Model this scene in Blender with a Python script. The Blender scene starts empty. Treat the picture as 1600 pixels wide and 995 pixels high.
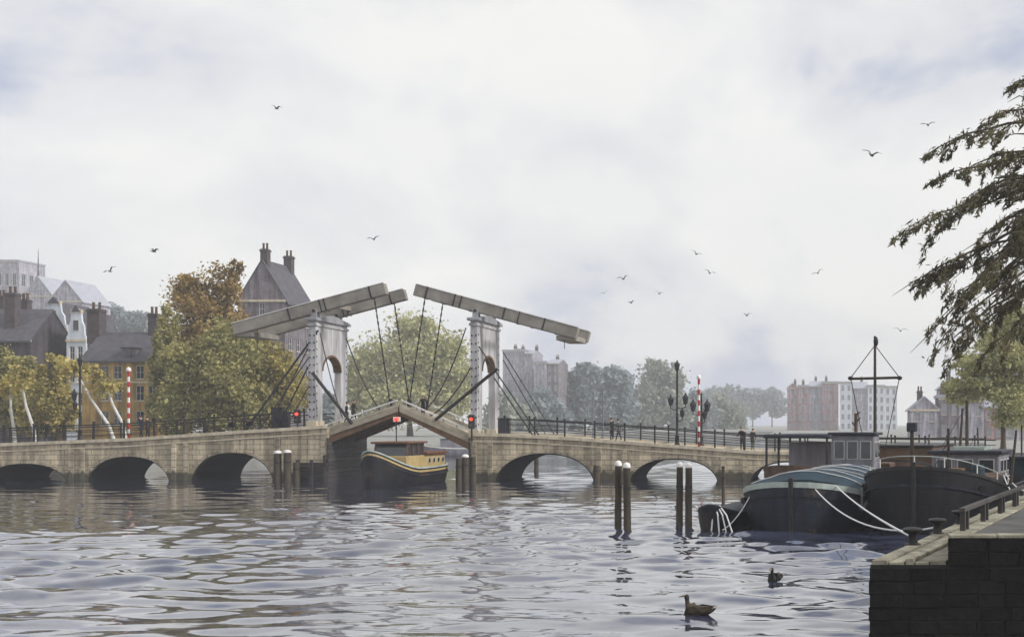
import bpy, bmesh, math, random
import numpy as np
from mathutils import Vector, Matrix, noise as mnoise
R = math.radians
random.seed(7)
rng = np.random.default_rng(11)
SC = bpy.context.scene
COL = SC.collection

# ------------------------------------------------------------------ camera
EYE = 4.72; FPX = 2000.0; CX = 1317.0; CY = 660.0      # focal length and principal point in 1600 px units
cam_d = bpy.data.cameras.new('camera'); cam = bpy.data.objects.new('camera', cam_d); COL.objects.link(cam)
cam.location = (0, 0, EYE); cam.rotation_euler = (R(90), 0, 0)
cam_d.sensor_fit = 'HORIZONTAL'; cam_d.sensor_width = 36; cam_d.lens = FPX / 1600 * 36
cam_d.shift_x = (800 - CX) / 1600; cam_d.shift_y = (CY - 497.5) / 1600
cam_d.clip_start = 0.1; cam_d.clip_end = 6000
SC.camera = cam

# ------------------------------------------------------------------ sky, sun, exposure
SUN_DIR = Vector((0.80, -0.16, 0.58)).normalized()
world = bpy.data.worlds.new('World'); SC.world = world; world.use_nodes = True
nt = world.node_tree; N = nt.nodes; Lk = nt.links; N.clear()
wo = N.new('ShaderNodeOutputWorld')
sky = N.new('ShaderNodeTexSky'); sky.sky_type = 'NISHITA'; sky.sun_disc = False
sky.sun_elevation = math.asin(SUN_DIR.z); sky.sun_rotation = math.atan2(SUN_DIR.x, SUN_DIR.y)
sky.dust_density = 3.0; sky.air_density = 1.0
b1 = N.new('ShaderNodeBackground'); b1.inputs[1].default_value = 0.09
Lk.new(sky.outputs[0], b1.inputs[0])
tc = N.new('ShaderNodeTexCoord'); mp = N.new('ShaderNodeMapping'); mp.inputs['Scale'].default_value = (1, 1, 1.5)
mp.inputs['Location'].default_value = (3.3, 1.1, 0.62)
Lk.new(tc.outputs['Generated'], mp.inputs[0])
n1 = N.new('ShaderNodeTexNoise'); n1.inputs['Scale'].default_value = 4.2; n1.inputs['Detail'].default_value = 7; n1.inputs['Roughness'].default_value = 0.52; n1.inputs['Distortion'].default_value = 0.35
Lk.new(mp.outputs[0], n1.inputs['Vector'])
cr = N.new('ShaderNodeValToRGB'); Lk.new(n1.outputs[0], cr.inputs[0])
e = cr.color_ramp.elements
e[0].position = 0.37; e[0].color = (0.36, 0.40, 0.53, 1)
e[1].position = 0.60; e[1].color = (0.765, 0.757, 0.735, 1)
k = cr.color_ramp.elements.new(0.47); k.color = (0.645, 0.648, 0.665, 1)
b2 = N.new('ShaderNodeBackground'); b2.inputs[1].default_value = 1.0; Lk.new(cr.outputs[0], b2.inputs[0])
n2 = N.new('ShaderNodeTexNoise'); n2.inputs['Scale'].default_value = 2.6; n2.inputs['Detail'].default_value = 5
Lk.new(mp.outputs[0], n2.inputs['Vector'])
mr = N.new('ShaderNodeMapRange'); mr.inputs[1].default_value = 0.3; mr.inputs[2].default_value = 0.6; mr.inputs[3].default_value = 0.80; mr.inputs[4].default_value = 0.97
Lk.new(n2.outputs[0], mr.inputs[0])
mx = N.new('ShaderNodeMixShader'); Lk.new(mr.outputs[0], mx.inputs[0]); Lk.new(b1.outputs[0], mx.inputs[1]); Lk.new(b2.outputs[0], mx.inputs[2])
Lk.new(mx.outputs[0], wo.inputs[0])
sd = bpy.data.lights.new('sun', 'SUN'); sd.energy = 2.2; sd.angle = R(10); sd.color = (1.0, 0.975, 0.94)
so = bpy.data.objects.new('sun', sd); COL.objects.link(so); so.rotation_euler = SUN_DIR.to_track_quat('Z', 'Y').to_euler(); so.location = (30, 20, 40)
vs = SC.view_settings; vs.view_transform = 'Standard'; vs.look = 'None'; vs.gamma = 1; vs.exposure = 0.38; vs.use_curve_mapping = False
SC.cycles.use_denoising = True; SC.cycles.max_bounces = 6; SC.cycles.volume_bounces = 2; SC.cycles.use_adaptive_sampling = True

# ------------------------------------------------------------------ helpers
def P(px, py, Y): return Vector(((px - CX) * Y / FPX, Y, EYE - (py - CY) * Y / FPX))
def XX(px, Y): return (px - CX) * Y / FPX
def ZZ(py, Y): return EYE - (py - CY) * Y / FPX
def lin(r, g, b):
    f = lambda c: (c / 255 / 12.92) if c / 255 <= 0.04045 else ((c / 255 + 0.055) / 1.055) ** 2.4
    return (f(r), f(g), f(b), 1)
MATS = {}
def mat(name, c, rough=0.75, var=0.25, scale=2.0, bump=0.15, bscale=14.0, c2=None, metal=0.0, streak=False, island=0.0, spec=0.4):
    """procedural material: two-tone noise colour, fine bump, vertical weather streaks where asked, per-piece tone change"""
    if name in MATS: return MATS[name]
    m = bpy.data.materials.new(name); m.use_nodes = True; t = m.node_tree; n = t.nodes; l = t.links
    bs = n['Principled BSDF']; bs.inputs['Roughness'].default_value = rough; bs.inputs['Metallic'].default_value = metal
    bs.inputs['Specular IOR Level'].default_value = spec
    tcn = n.new('ShaderNodeTexCoord'); src = tcn.outputs['Object']
    if streak:
        mpn = n.new('ShaderNodeMapping'); mpn.inputs['Scale'].default_value = (1.6, 1.6, 0.28); l.new(src, mpn.inputs[0]); src = mpn.outputs[0]
    a = n.new('ShaderNodeTexNoise'); a.inputs['Scale'].default_value = scale; a.inputs['Detail'].default_value = 6; a.inputs['Roughness'].default_value = 0.62; l.new(src, a.inputs['Vector'])
    r = n.new('ShaderNodeValToRGB'); l.new(a.outputs[0], r.inputs[0])
    lo = c2 if c2 else tuple(x * (1 - var) for x in c[:3]) + (1,)
    hi = tuple(min(1, x * (1 + var * 0.55)) for x in c[:3]) + (1,)
    r.color_ramp.elements[0].position = 0.32; r.color_ramp.elements[0].color = lo
    r.color_ramp.elements[1].position = 0.68; r.color_ramp.elements[1].color = hi
    out = r.outputs[0]
    if island > 0:
        oi = n.new('ShaderNodeObjectInfo'); gi = n.new('ShaderNodeNewGeometry')
        ad = n.new('ShaderNodeMath'); ad.operation = 'ADD'; l.new(oi.outputs['Random'], ad.inputs[0]); l.new(gi.outputs['Random Per Island'], ad.inputs[1])
        md = n.new('ShaderNodeMath'); md.operation = 'FRACT'; l.new(ad.outputs[0], md.inputs[0])
        rg = n.new('ShaderNodeMapRange'); rg.inputs[3].default_value = 1 - island; rg.inputs[4].default_value = 1 + island; l.new(md.outputs[0], rg.inputs[0])
        ml = n.new('ShaderNodeMix'); ml.data_type = 'RGBA'; ml.blend_type = 'MULTIPLY'; ml.inputs['Factor'].default_value = 1
        l.new(out, ml.inputs[6]); l.new(rg.outputs[0], ml.inputs[7]); out = ml.outputs[2]
    l.new(out, bs.inputs['Base Color'])
    if bump > 0:
        b = n.new('ShaderNodeTexNoise'); b.inputs['Scale'].default_value = bscale; b.inputs['Detail'].default_value = 4; l.new(src, b.inputs['Vector'])
        bp = n.new('ShaderNodeBump'); bp.inputs['Strength'].default_value = bump; bp.inputs['Distance'].default_value = 0.05; l.new(b.outputs[0], bp.inputs['Height']); l.new(bp.outputs[0], bs.inputs['Normal'])
    MATS[name] = m; return m
def masonry(name, c, mortar, bw, bh, var=0.2, bump=0.4, tide=None):
    """coursed masonry on vertical faces: brick texture on (x+y, z) with noise staining"""
    if name in MATS: return MATS[name]
    m = bpy.data.materials.new(name); m.use_nodes = True; t = m.node_tree; n = t.nodes; l = t.links
    bs = n['Principled BSDF']; bs.inputs['Roughness'].default_value = 0.85
    tcn = n.new('ShaderNodeTexCoord'); sx = n.new('ShaderNodeSeparateXYZ'); l.new(tcn.outputs['Object'], sx.inputs[0])
    ad = n.new('ShaderNodeMath'); ad.operation = 'ADD'; l.new(sx.outputs[0], ad.inputs[0]); l.new(sx.outputs[1], ad.inputs[1])
    cx = n.new('ShaderNodeCombineXYZ'); l.new(ad.outputs[0], cx.inputs[0]); l.new(sx.outputs[2], cx.inputs[1])
    br = n.new('ShaderNodeTexBrick'); br.inputs['Scale'].default_value = 1; br.inputs['Brick Width'].default_value = bw; br.inputs['Row Height'].default_value = bh
    br.inputs['Mortar Size'].default_value = bh * 0.07; br.inputs['Color1'].default_value = c; br.inputs['Color2'].default_value = tuple(x * (1 - var) for x in c[:3]) + (1,); br.inputs['Mortar'].default_value = mortar
    l.new(cx.outputs[0], br.inputs['Vector'])
    a = n.new('ShaderNodeTexNoise'); a.inputs['Scale'].default_value = 0.7; a.inputs['Detail'].default_value = 7; l.new(tcn.outputs['Object'], a.inputs['Vector'])
    rg = n.new('ShaderNodeMapRange'); rg.inputs[1].default_value = 0.3; rg.inputs[2].default_value = 0.7; rg.inputs[3].default_value = 0.62; rg.inputs[4].default_value = 1.15; l.new(a.outputs[0], rg.inputs[0])
    ml = n.new('ShaderNodeMix'); ml.data_type = 'RGBA'; ml.blend_type = 'MULTIPLY'; ml.inputs['Factor'].default_value = 1
    l.new(br.outputs[0], ml.inputs[6]); l.new(rg.outputs[0], ml.inputs[7]); out = ml.outputs[2]
    mp_ = n.new('ShaderNodeMapping'); mp_.inputs['Scale'].default_value = (2.4, 2.4, 0.22); l.new(tcn.outputs['Object'], mp_.inputs[0])
    s_ = n.new('ShaderNodeTexNoise'); s_.inputs['Scale'].default_value = 0.9; s_.inputs['Detail'].default_value = 6; l.new(mp_.outputs[0], s_.inputs['Vector'])
    r2 = n.new('ShaderNodeMapRange'); r2.inputs[1].default_value = 0.35; r2.inputs[2].default_value = 0.62; r2.inputs[3].default_value = 0.52; r2.inputs[4].default_value = 1.06; l.new(s_.outputs[0], r2.inputs[0])
    m2_ = n.new('ShaderNodeMix'); m2_.data_type = 'RGBA'; m2_.blend_type = 'MULTIPLY'; m2_.inputs['Factor'].default_value = 1; l.new(out, m2_.inputs[6]); l.new(r2.outputs[0], m2_.inputs[7]); out = m2_.outputs[2]
    if tide:     # ragged algae stain left by the water level
        ns = n.new('ShaderNodeMath'); ns.operation = 'MULTIPLY_ADD'; ns.inputs[1].default_value = -1.35; l.new(s_.outputs[0], ns.inputs[0]); l.new(sx.outputs[2], ns.inputs[2])
        tm = n.new('ShaderNodeMapRange'); tm.inputs[1].default_value = -0.12; tm.inputs[2].default_value = 0.10; tm.inputs[3].default_value = 0.9; tm.inputs[4].default_value = 0.0; l.new(ns.outputs[0], tm.inputs[0])
        m3_ = n.new('ShaderNodeMix'); m3_.data_type = 'RGBA'; l.new(tm.outputs[0], m3_.inputs['Factor']); l.new(out, m3_.inputs[6]); m3_.inputs[7].default_value = tide; out = m3_.outputs[2]
    l.new(out, bs.inputs['Base Color'])
    bp = n.new('ShaderNodeBump'); bp.inputs['Strength'].default_value = bump; bp.inputs['Distance'].default_value = 0.04; bp.invert = True; l.new(br.outputs['Fac'], bp.inputs['Height']); l.new(bp.outputs[0], bs.inputs['Normal'])
    MATS[name] = m; return m
def leafmat(name, c, c2, scale=0.35, trans=0.3):
    if name in MATS: return MATS[name]
    m = bpy.data.materials.new(name); m.use_nodes = True; t = m.node_tree; n = t.nodes; l = t.links; n.clear()
    o = n.new('ShaderNodeOutputMaterial'); gi = n.new('ShaderNodeNewGeometry'); tcn = n.new('ShaderNodeTexCoord')
    a = n.new('ShaderNodeTexNoise'); a.inputs['Scale'].default_value = scale; a.inputs['Detail'].default_value = 3; l.new(tcn.outputs['Object'], a.inputs['Vector'])
    ad = n.new('ShaderNodeMath'); ad.operation = 'MULTIPLY_ADD'; ad.inputs[1].default_value = 0.42; l.new(gi.outputs['Random Per Island'], ad.inputs[0]); l.new(a.outputs[0], ad.inputs[2])
    r = n.new('ShaderNodeValToRGB'); l.new(ad.outputs[0], r.inputs[0])
    r.color_ramp.elements[0].position = 0.42; r.color_ramp.elements[0].color = c
    r.color_ramp.elements[1].position = 0.98; r.color_ramp.elements[1].color = c2
    d = n.new('ShaderNodeBsdfDiffuse'); tr = n.new('ShaderNodeBsdfTranslucent'); mxn = n.new('ShaderNodeMixShader'); mxn.inputs[0].default_value = trans
    l.new(r.outputs[0], d.inputs[0]); l.new(r.outputs[0], tr.inputs[0]); l.new(d.outputs[0], mxn.inputs[1]); l.new(tr.outputs[0], mxn.inputs[2]); l.new(mxn.outputs[0], o.inputs[0])
    MATS[name] = m; return m
def emit(name, c, s):
    m = bpy.data.materials.new(name); m.use_nodes = True; b = m.node_tree.nodes['Principled BSDF']
    b.inputs['Base Color'].default_value = c; b.inputs['Emission Color'].default_value = c; b.inputs['Emission Strength'].default_value = s; b.inputs['Roughness'].default_value = 0.3
    return m

ORG = {}
def tag(o, label=None, cat=None, group=None, kind=None):
    if label: o['label'] = label
    if cat: o['category'] = cat
    if group: o['group'] = group
    if kind: o['kind'] = kind
    return o
def thing(name, label, cat, loc=(0, 0, 0), rz=0.0, group=None, local=False, sc=1.0):
    o = bpy.data.objects.new(name, None); COL.objects.link(o); o.empty_display_size = 0.3
    o.location = loc; o.rotation_euler = (0, 0, rz); o.scale = (sc, sc, sc)
    ORG[o] = Vector((0, 0, 0)) if local else Vector(loc)
    return tag(o, label, cat, group)
class MB:
    def __init__(s): s.v = []; s.f = []
    def add(s, vs, fs):
        k = len(s.v); s.v += [Vector(p) for p in vs]; s.f += [tuple(i + k for i in q) for q in fs]; return s
    def box(s, x0, x1, y0, y1, z0, z1):
        return s.hexa([(x0, y0, z0), (x1, y0, z0), (x1, y1, z0), (x0, y1, z0), (x0, y0, z1), (x1, y0, z1), (x1, y1, z1), (x0, y1, z1)])
    def hexa(s, p): return s.add(p, [(0, 3, 2, 1), (4, 5, 6, 7), (0, 1, 5, 4), (1, 2, 6, 5), (2, 3, 7, 6), (3, 0, 4, 7)])
    def bar(s, p, q, w, h, up=(0, 0, 1)):
        p = Vector(p); q = Vector(q); d = (q - p).normalized(); u = Vector(up)
        if abs(d.dot(u)) > 0.98: u = Vector((0, 1, 0))
        a = d.cross(u).normalized(); b = a.cross(d).normalized(); a *= w / 2; b *= h / 2
        return s.hexa([p - a - b, q - a - b, q + a - b, p + a - b, p - a + b, q - a + b, q + a + b, p + a + b])
    def tube(s, pts, r, n=8, caps=True):
        pts = [Vector(p) for p in pts]; m = len(pts)
        rs = r if isinstance(r, (list, tuple)) else [r] * m
        k = len(s.v); prev = None
        for i, p in enumerate(pts):
            d = (pts[min(i + 1, m - 1)] - pts[max(i - 1, 0)]).normalized()
            if prev is None:
                u = Vector((0, 0, 1)) if abs(d.z) < 0.9 else Vector((1, 0, 0)); a = d.cross(u).normalized()
            else: a = (prev - d * prev.dot(d)).normalized()
            prev = a; b = d.cross(a)
            for j in range(n):
                t = 2 * math.pi * j / n; s.v.append(p + (a * math.cos(t) + b * math.sin(t)) * rs[i])
        for i in range(m - 1):
            for j in range(n):
                j2 = (j + 1) % n; s.f.append((k + i * n + j, k + i * n + j2, k + (i + 1) * n + j2, k + (i + 1) * n + j))
        if caps:
            s.f.append(tuple(k + j for j in reversed(range(n)))); s.f.append(tuple(k + (m - 1) * n + j for j in range(n)))
        return s
    def lathe(s, c, prof, n=12):
        c = Vector(c); k = len(s.v); m = len(prof)
        for (r, z) in prof:
            for j in range(n):
                t = 2 * math.pi * j / n; s.v.append(c + Vector((r * math.cos(t), r * math.sin(t), z)))
        for i in range(m - 1):
            for j in range(n):
                j2 = (j + 1) % n; s.f.append((k + i * n + j, k + i * n + j2, k + (i + 1) * n + j2, k + (i + 1) * n + j))
        s.f.append(tuple(k + j for j in reversed(range(n)))); s.f.append(tuple(k + (m - 1) * n + j for j in range(n)))
        return s
    def prism(s, poly, d):
        d = Vector(d); n = len(poly); poly = [Vector(p) for p in poly]
        return s.add(poly + [p + d for p in poly], [tuple(reversed(range(n))), tuple(range(n, 2 * n))] + [(i, (i + 1) % n, n + (i + 1) % n, n + i) for i in range(n)])
    def blob(s, c, rx, ry, rz, nu=10, nv=7):
        c = Vector(c); prof = []
        k = len(s.v)
        for i in range(nv + 1):
            a = math.pi * i / nv - math.pi / 2
            for j in range(nu):
                t = 2 * math.pi * j / nu; s.v.append(c + Vector((rx * math.cos(a) * math.cos(t), ry * math.cos(a) * math.sin(t), rz * math.sin(a))))
        for i in range(nv):
            for j in range(nu):
                j2 = (j + 1) % nu; s.f.append((k + i * nu + j, k + i * nu + j2, k + (i + 1) * nu + j2, k + (i + 1) * nu + j))
        return s
    def mesh(s, name, m, org=Vector((0, 0, 0)), smooth=False):
        me = bpy.data.meshes.new(name); me.from_pydata([tuple(p - org) for p in s.v], [], s.f)
        for mm in (m if isinstance(m, (list, tuple)) else [m]): me.materials.append(mm)
        bm = bmesh.new(); bm.from_mesh(me); bmesh.ops.remove_doubles(bm, verts=bm.verts, dist=1e-5); bmesh.ops.recalc_face_normals(bm, faces=bm.faces); bm.to_mesh(me); bm.free()
        if smooth: me.polygons.foreach_set('use_smooth', [True] * len(me.polygons))
        return me
    def build(s, name, m, parent=None, smooth=False, bevel=0.0, label=None, cat=None, group=None, kind=None, loc=None):
        org = ORG.get(parent, Vector((0, 0, 0))) if parent else (Vector(loc) if loc else Vector((0, 0, 0)))
        o = bpy.data.objects.new(name, s.mesh(name, m, org, smooth)); COL.objects.link(o)
        if parent: o.parent = parent
        elif loc: o.location = loc
        ORG[o] = org
        if bevel > 0:
            b = o.modifiers.new('bevel', 'BEVEL'); b.width = bevel; b.segments = 2; b.limit_method = 'ANGLE'; b.angle_limit = R(40)
        if smooth:
            try:
                bm = bmesh.new(); bm.from_mesh(o.data)
                for ed in bm.edges:
                    if len(ed.link_faces) == 2 and ed.calc_face_angle(0) > R(48): ed.smooth = False
                bm.to_mesh(o.data); bm.free()
            except Exception: pass
        return tag(o, label, cat, group, kind)
def share(name, me, parent, loc, rot=(0, 0, 0), scale=(1, 1, 1)):
    o = bpy.data.objects.new(name, me); COL.objects.link(o); o.parent = parent
    o.location = Vector(loc) - (ORG.get(parent, Vector((0, 0, 0))) if parent else Vector((0, 0, 0))); o.rotation_euler = rot; o.scale = scale
    ORG[o] = Vector((0, 0, 0)); return o
def np_mesh(name, V, Q, m, smooth=False):
    me = bpy.data.meshes.new(name); nv, nq = len(V), len(Q)
    me.vertices.add(nv); me.vertices.foreach_set('co', np.ascontiguousarray(V, dtype=np.float32).ravel())
    me.loops.add(nq * 4); me.loops.foreach_set('vertex_index', np.ascontiguousarray(Q, dtype=np.int32).ravel())
    me.polygons.add(nq); me.polygons.foreach_set('loop_start', np.arange(0, nq * 4, 4, dtype=np.int32))
    if smooth: me.polygons.foreach_set('use_smooth', np.ones(nq, dtype=bool))
    me.materials.append(m); me.update(calc_edges=True); return me

# ------------------------------------------------------------------ materials
STONE = masonry('bridge_stone', lin(212, 197, 168), lin(142, 130, 112), 1.1, 0.42, 0.18, 0.4, tide=lin(74, 70, 56))
STONE_P = masonry('bridge_trim_stone', lin(204, 190, 164), lin(140, 130, 112), 1.6, 0.55, 0.2, 0.4, tide=lin(70, 68, 54))
STONE_L = mat('stone_trim', lin(204, 192, 168), 0.85, 0.3, 1.4, 0.3, streak=True)
PAINT = mat('weathered_white_paint', lin(182, 180, 181), 0.65, 0.5, 1.1, 0.15, streak=True)
PAINT_D = mat('grey_paint', lin(150, 150, 154), 0.6, 0.35, 0.9, 0.15, streak=True)
BEAMM = mat('beam_timber', lin(146, 140, 130), 0.7, 0.35, 0.8, 0.3, 20)
IRON = mat('black_iron', lin(38, 36, 35), 0.5, 0.4, 3, 0.1)
BROWN = mat('brown_timber', lin(112, 86, 60), 0.8, 0.4, 1.2, 0.3, island=0.2)
PLANK = mat('deck_plank', lin(176, 166, 146), 0.8, 0.3, 1.6, 0.3, island=0.18)
DARKPL = mat('tarred_plank', lin(66, 62, 60), 0.75, 0.45, 1.5, 0.4, island=0.25)
POST = mat('mooring_timber', lin(76, 67, 55), 0.85, 0.5, 2.2, 0.5, streak=True)
WHITE = mat('white_paint', lin(232, 230, 224), 0.55, 0.2, 3, 0.1)
RED = mat('red_paint', lin(186, 40, 36), 0.5, 0.25, 4, 0.1)
ROPE = mat('white_rope', lin(226, 226, 224), 0.85, 0.15, 9, 0.2)
GLASS = mat('window_glass', lin(46, 52, 60), 0.12, 0.3, 0.6, 0.0, spec=0.8)
SLATE = mat('slate_roof', lin(86, 84, 90), 0.75, 0.35, 1.2, 0.3, 6)
FRAME = mat('window_frame', lin(200, 198, 194), 0.6, 0.15, 3, 0.05)
def hullmat(name, c, rust, amount):
    """riveted steel plating: plate seams as relief, streaky paint wear and rust patches"""
    m = bpy.data.materials.new(name); m.use_nodes = True; t = m.node_tree; n = t.nodes; l = t.links; bs = n['Principled BSDF']
    tcn = n.new('ShaderNodeTexCoord'); sx = n.new('ShaderNodeSeparateXYZ'); l.new(tcn.outputs['Object'], sx.inputs[0])
    cx = n.new('ShaderNodeCombineXYZ'); ad = n.new('ShaderNodeMath'); ad.operation = 'MULTIPLY_ADD'; ad.inputs[1].default_value = 0.8; l.new(sx.outputs[1], ad.inputs[0]); l.new(sx.outputs[0], ad.inputs[2]); l.new(ad.outputs[0], cx.inputs[0]); l.new(sx.outputs[2], cx.inputs[1])
    br_ = n.new('ShaderNodeTexBrick'); br_.inputs['Scale'].default_value = 1; br_.inputs['Brick Width'].default_value = 1.9; br_.inputs['Row Height'].default_value = 0.62; br_.inputs['Mortar Size'].default_value = 0.018; l.new(cx.outputs[0], br_.inputs['Vector'])
    mp_ = n.new('ShaderNodeMapping'); mp_.inputs['Scale'].default_value = (2.2, 2.2, 0.35); l.new(tcn.outputs['Object'], mp_.inputs[0])
    a = n.new('ShaderNodeTexNoise'); a.inputs['Scale'].default_value = 1.1; a.inputs['Detail'].default_value = 8; a.inputs['Roughness'].default_value = 0.68; l.new(mp_.outputs[0], a.inputs['Vector'])
    b = n.new('ShaderNodeTexNoise'); b.inputs['Scale'].default_value = 0.55; b.inputs['Detail'].default_value = 9; b.inputs['Roughness'].default_value = 0.72; l.new(tcn.outputs['Object'], b.inputs['Vector'])
    r1 = n.new('ShaderNodeValToRGB'); l.new(a.outputs[0], r1.inputs[0]); r1.color_ramp.elements[0].position = 0.3; r1.color_ramp.elements[0].color = tuple(x * 0.5 for x in c[:3]) + (1,); r1.color_ramp.elements[1].position = 0.75; r1.color_ramp.elements[1].color = tuple(x * 3.0 for x in c[:3]) + (1,)
    mk = n.new('ShaderNodeMapRange'); mk.inputs[1].default_value = 0.64 - amount; mk.inputs[2].default_value = 0.76 - amount; l.new(b.outputs[0], mk.inputs[0])
    mxn = n.new('ShaderNodeMix'); mxn.data_type = 'RGBA'; l.new(mk.outputs[0], mxn.inputs['Factor']); l.new(r1.outputs[0], mxn.inputs[6]); mxn.inputs[7].default_value = rust; l.new(mxn.outputs[2], bs.inputs['Base Color'])
    rr = n.new('ShaderNodeMapRange'); rr.inputs[3].default_value = 0.34; rr.inputs[4].default_value = 0.8; l.new(a.outputs[0], rr.inputs[0]); l.new(rr.outputs[0], bs.inputs['Roughness'])
    sm = n.new('ShaderNodeMath'); sm.operation = 'MULTIPLY_ADD'; sm.inputs[1].default_value = -0.6; l.new(br_.outputs['Fac'], sm.inputs[0]); l.new(a.outputs[0], sm.inputs[2])
    bs.inputs['Specular IOR Level'].default_value = 0.28
    bp = n.new('ShaderNodeBump'); bp.inputs['Strength'].default_value = 0.45; bp.inputs['Distance'].default_value = 0.03; l.new(sm.outputs[0], bp.inputs['Height']); l.new(bp.outputs[0], bs.inputs['Normal'])
    MATS[name] = m; return m
HULLK = hullmat('black_hull', lin(17, 17, 21), lin(70, 55, 42), 0.06)
HULLB = hullmat('blueblack_hull', lin(24, 27, 36), lin(92, 78, 56), 0.10)
STRAKE = mat('pale_strake', lin(176, 186, 178), 0.55, 0.3, 1.5, 0.1)
TARPB = mat('blue_tarpaulin', lin(38, 62, 76), 0.7, 0.35, 1.2, 0.3, 4)
CABIN = mat('cabin_grey', lin(132, 130, 138), 0.6, 0.4, 1.2, 0.15, streak=True)
ROOFD = mat('dark_roof_felt', lin(48, 50, 62), 0.65, 0.35, 2, 0.15)
OCHREB = mat('boat_ochre', lin(178, 156, 106), 0.5, 0.2, 2, 0.1)
REDB = mat('boat_redbrown', lin(108, 70, 50), 0.55, 0.3, 2, 0.1)
GREYP_ = mat('galvanised', lin(120, 120, 124), 0.6, 0.4, 4, 0.1)
RUST = mat('rust_brown', lin(92, 70, 52), 0.8, 0.5, 1.3, 0.3)

# ------------------------------------------------------------------ setting: water, banks
def water():
    ks = []
    for i in range(76):
        fine = i >= 46
        lam = 0.42 * (1.2 / 0.42) ** rng.random() if fine else 1.2 * (4.6 / 1.2) ** rng.random()
        th = rng.normal(0, 0.75 if fine else 0.55); K = 2 * math.pi / lam
        amp = (0.0015 * lam if fine else 0.0046 * lam ** 0.95) * (0.5 + rng.random())
        ks.append((K * math.sin(th), K * math.cos(th), amp, rng.random() * 6.283, lam))
    ys = [12.0]
    while ys[-1] < 330: ys.append(ys[-1] * 1.0046)
    while ys[-1] < 1400: ys.append(min(1400, ys[-1] * 1.06))
    ys = np.array(ys); nc = 640
    ts = np.linspace(-0.86, 0.42, nc)
    Y, T = np.meshgrid(ys, ts, indexing='ij'); X = T * Y
    Z = np.zeros_like(X); mod = 0.78 + 0.50 * np.sin(X * 0.13 + 0.9 * np.sin(Y * 0.11)) * np.sin(Y * 0.085 + 1.3 * np.sin(X * 0.06))
    sp = np.maximum(Y * 0.0046, Y * (ts[1] - ts[0]))
    for kx, ky, a, ph, lam in ks:
        fade = np.clip((lam / sp - 2.2) / 2.5, 0, 1)
        s = np.sin(kx * X + ky * Y + ph); Z += a * fade * (s + 0.22 * np.cos(2 * (kx * X + ky * Y + ph)))
    q_ = np.clip((Y - 42) / 40, 0, 1); q_ = q_ * q_ * (3 - 2 * q_)
    Z *= mod * (1.0 - 0.62 * q_)     # sheltered, calmer water towards the bridge
    nr = len(ys); V = np.stack([X, Y, Z], -1).reshape(-1, 3)
    i = np.arange(nr - 1)[:, None] * nc + np.arange(nc - 1)[None, :]
    Q = np.stack([i, i + 1, i + nc + 1, i + nc], -1).reshape(-1, 4)
    b = len(V); V = np.vstack([V, [[-1400, -80, -0.45], [1400, -80, -0.45], [1400, 1400, -0.45], [-1400, 1400, -0.45]]]); Q = np.vstack([Q, [[b, b + 1, b + 2, b + 3]]])
    m = bpy.data.materials.new('canal_water'); m.use_nodes = True; t = m.node_tree; n = t.nodes; l = t.links; bs = n['Principled BSDF']
    bs.inputs['Base Color'].default_value = (0.036, 0.043, 0.078, 1); bs.inputs['Roughness'].default_value = 0.06; bs.inputs['IOR'].default_value = 1.45; bs.inputs['Coat Weight'].default_value = 0.8; bs.inputs['Coat IOR'].default_value = 1.38; bs.inputs['Coat Roughness'].default_value = 0.05
    tcn = n.new('ShaderNodeTexCoord'); mpn = n.new('ShaderNodeMapping'); mpn.inputs['Scale'].default_value = (0.8, 1.5, 1); l.new(tcn.outputs['Object'], mpn.inputs[0])
    a = n.new('ShaderNodeTexNoise'); a.inputs['Scale'].default_value = 1.7; a.inputs['Detail'].default_value = 3; l.new(mpn.outputs[0], a.inputs['Vector'])
    bp = n.new('ShaderNodeBump'); bp.inputs['Strength'].default_value = 0.10; bp.inputs['Distance'].default_value = 0.05; l.new(a.outputs[0], bp.inputs['Height']); l.new(bp.outputs[0], bs.inputs['Normal']); l.new(bp.outputs[0], bs.inputs['Coat Normal'])
    o = bpy.data.objects.new('water', np_mesh('water', V, Q, m, True)); COL.objects.link(o); tag(o, kind='structure')
water()

GROUND = mat('bank_ground', lin(146, 146, 140), 0.9, 0.35, 0.25, 0.3, 3)
PAVE = mat('quay_paving', lin(88, 87, 84), 0.92, 0.4, 0.9, 0.6, 7)
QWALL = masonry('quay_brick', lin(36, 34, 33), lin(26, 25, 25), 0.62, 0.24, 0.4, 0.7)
QSTONE = mat('quay_coping', lin(152, 147, 128), 0.88, 0.55, 1.6, 0.6, island=0.2)
def land(name, poly, z, m, zb=-2.0, kind='structure'):
    return MB().prism([(x, y, zb) for x, y in poly], (0, 0, z - zb)).build(name, m, kind=kind)
land('far_bank', [(-700, 100), (-86, 100), (-84, 115.5), (-65, 115.5), (-66, 138), (-58, 146), (-60, 214), (-64, 265), (-70, 275), (-90, 430), (-24, 450), (-18, 300), (3.5, 118), (9, 113), (9, 101), (400, 101), (700, 1390), (-700, 1390)], 1.6, GROUND)
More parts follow.
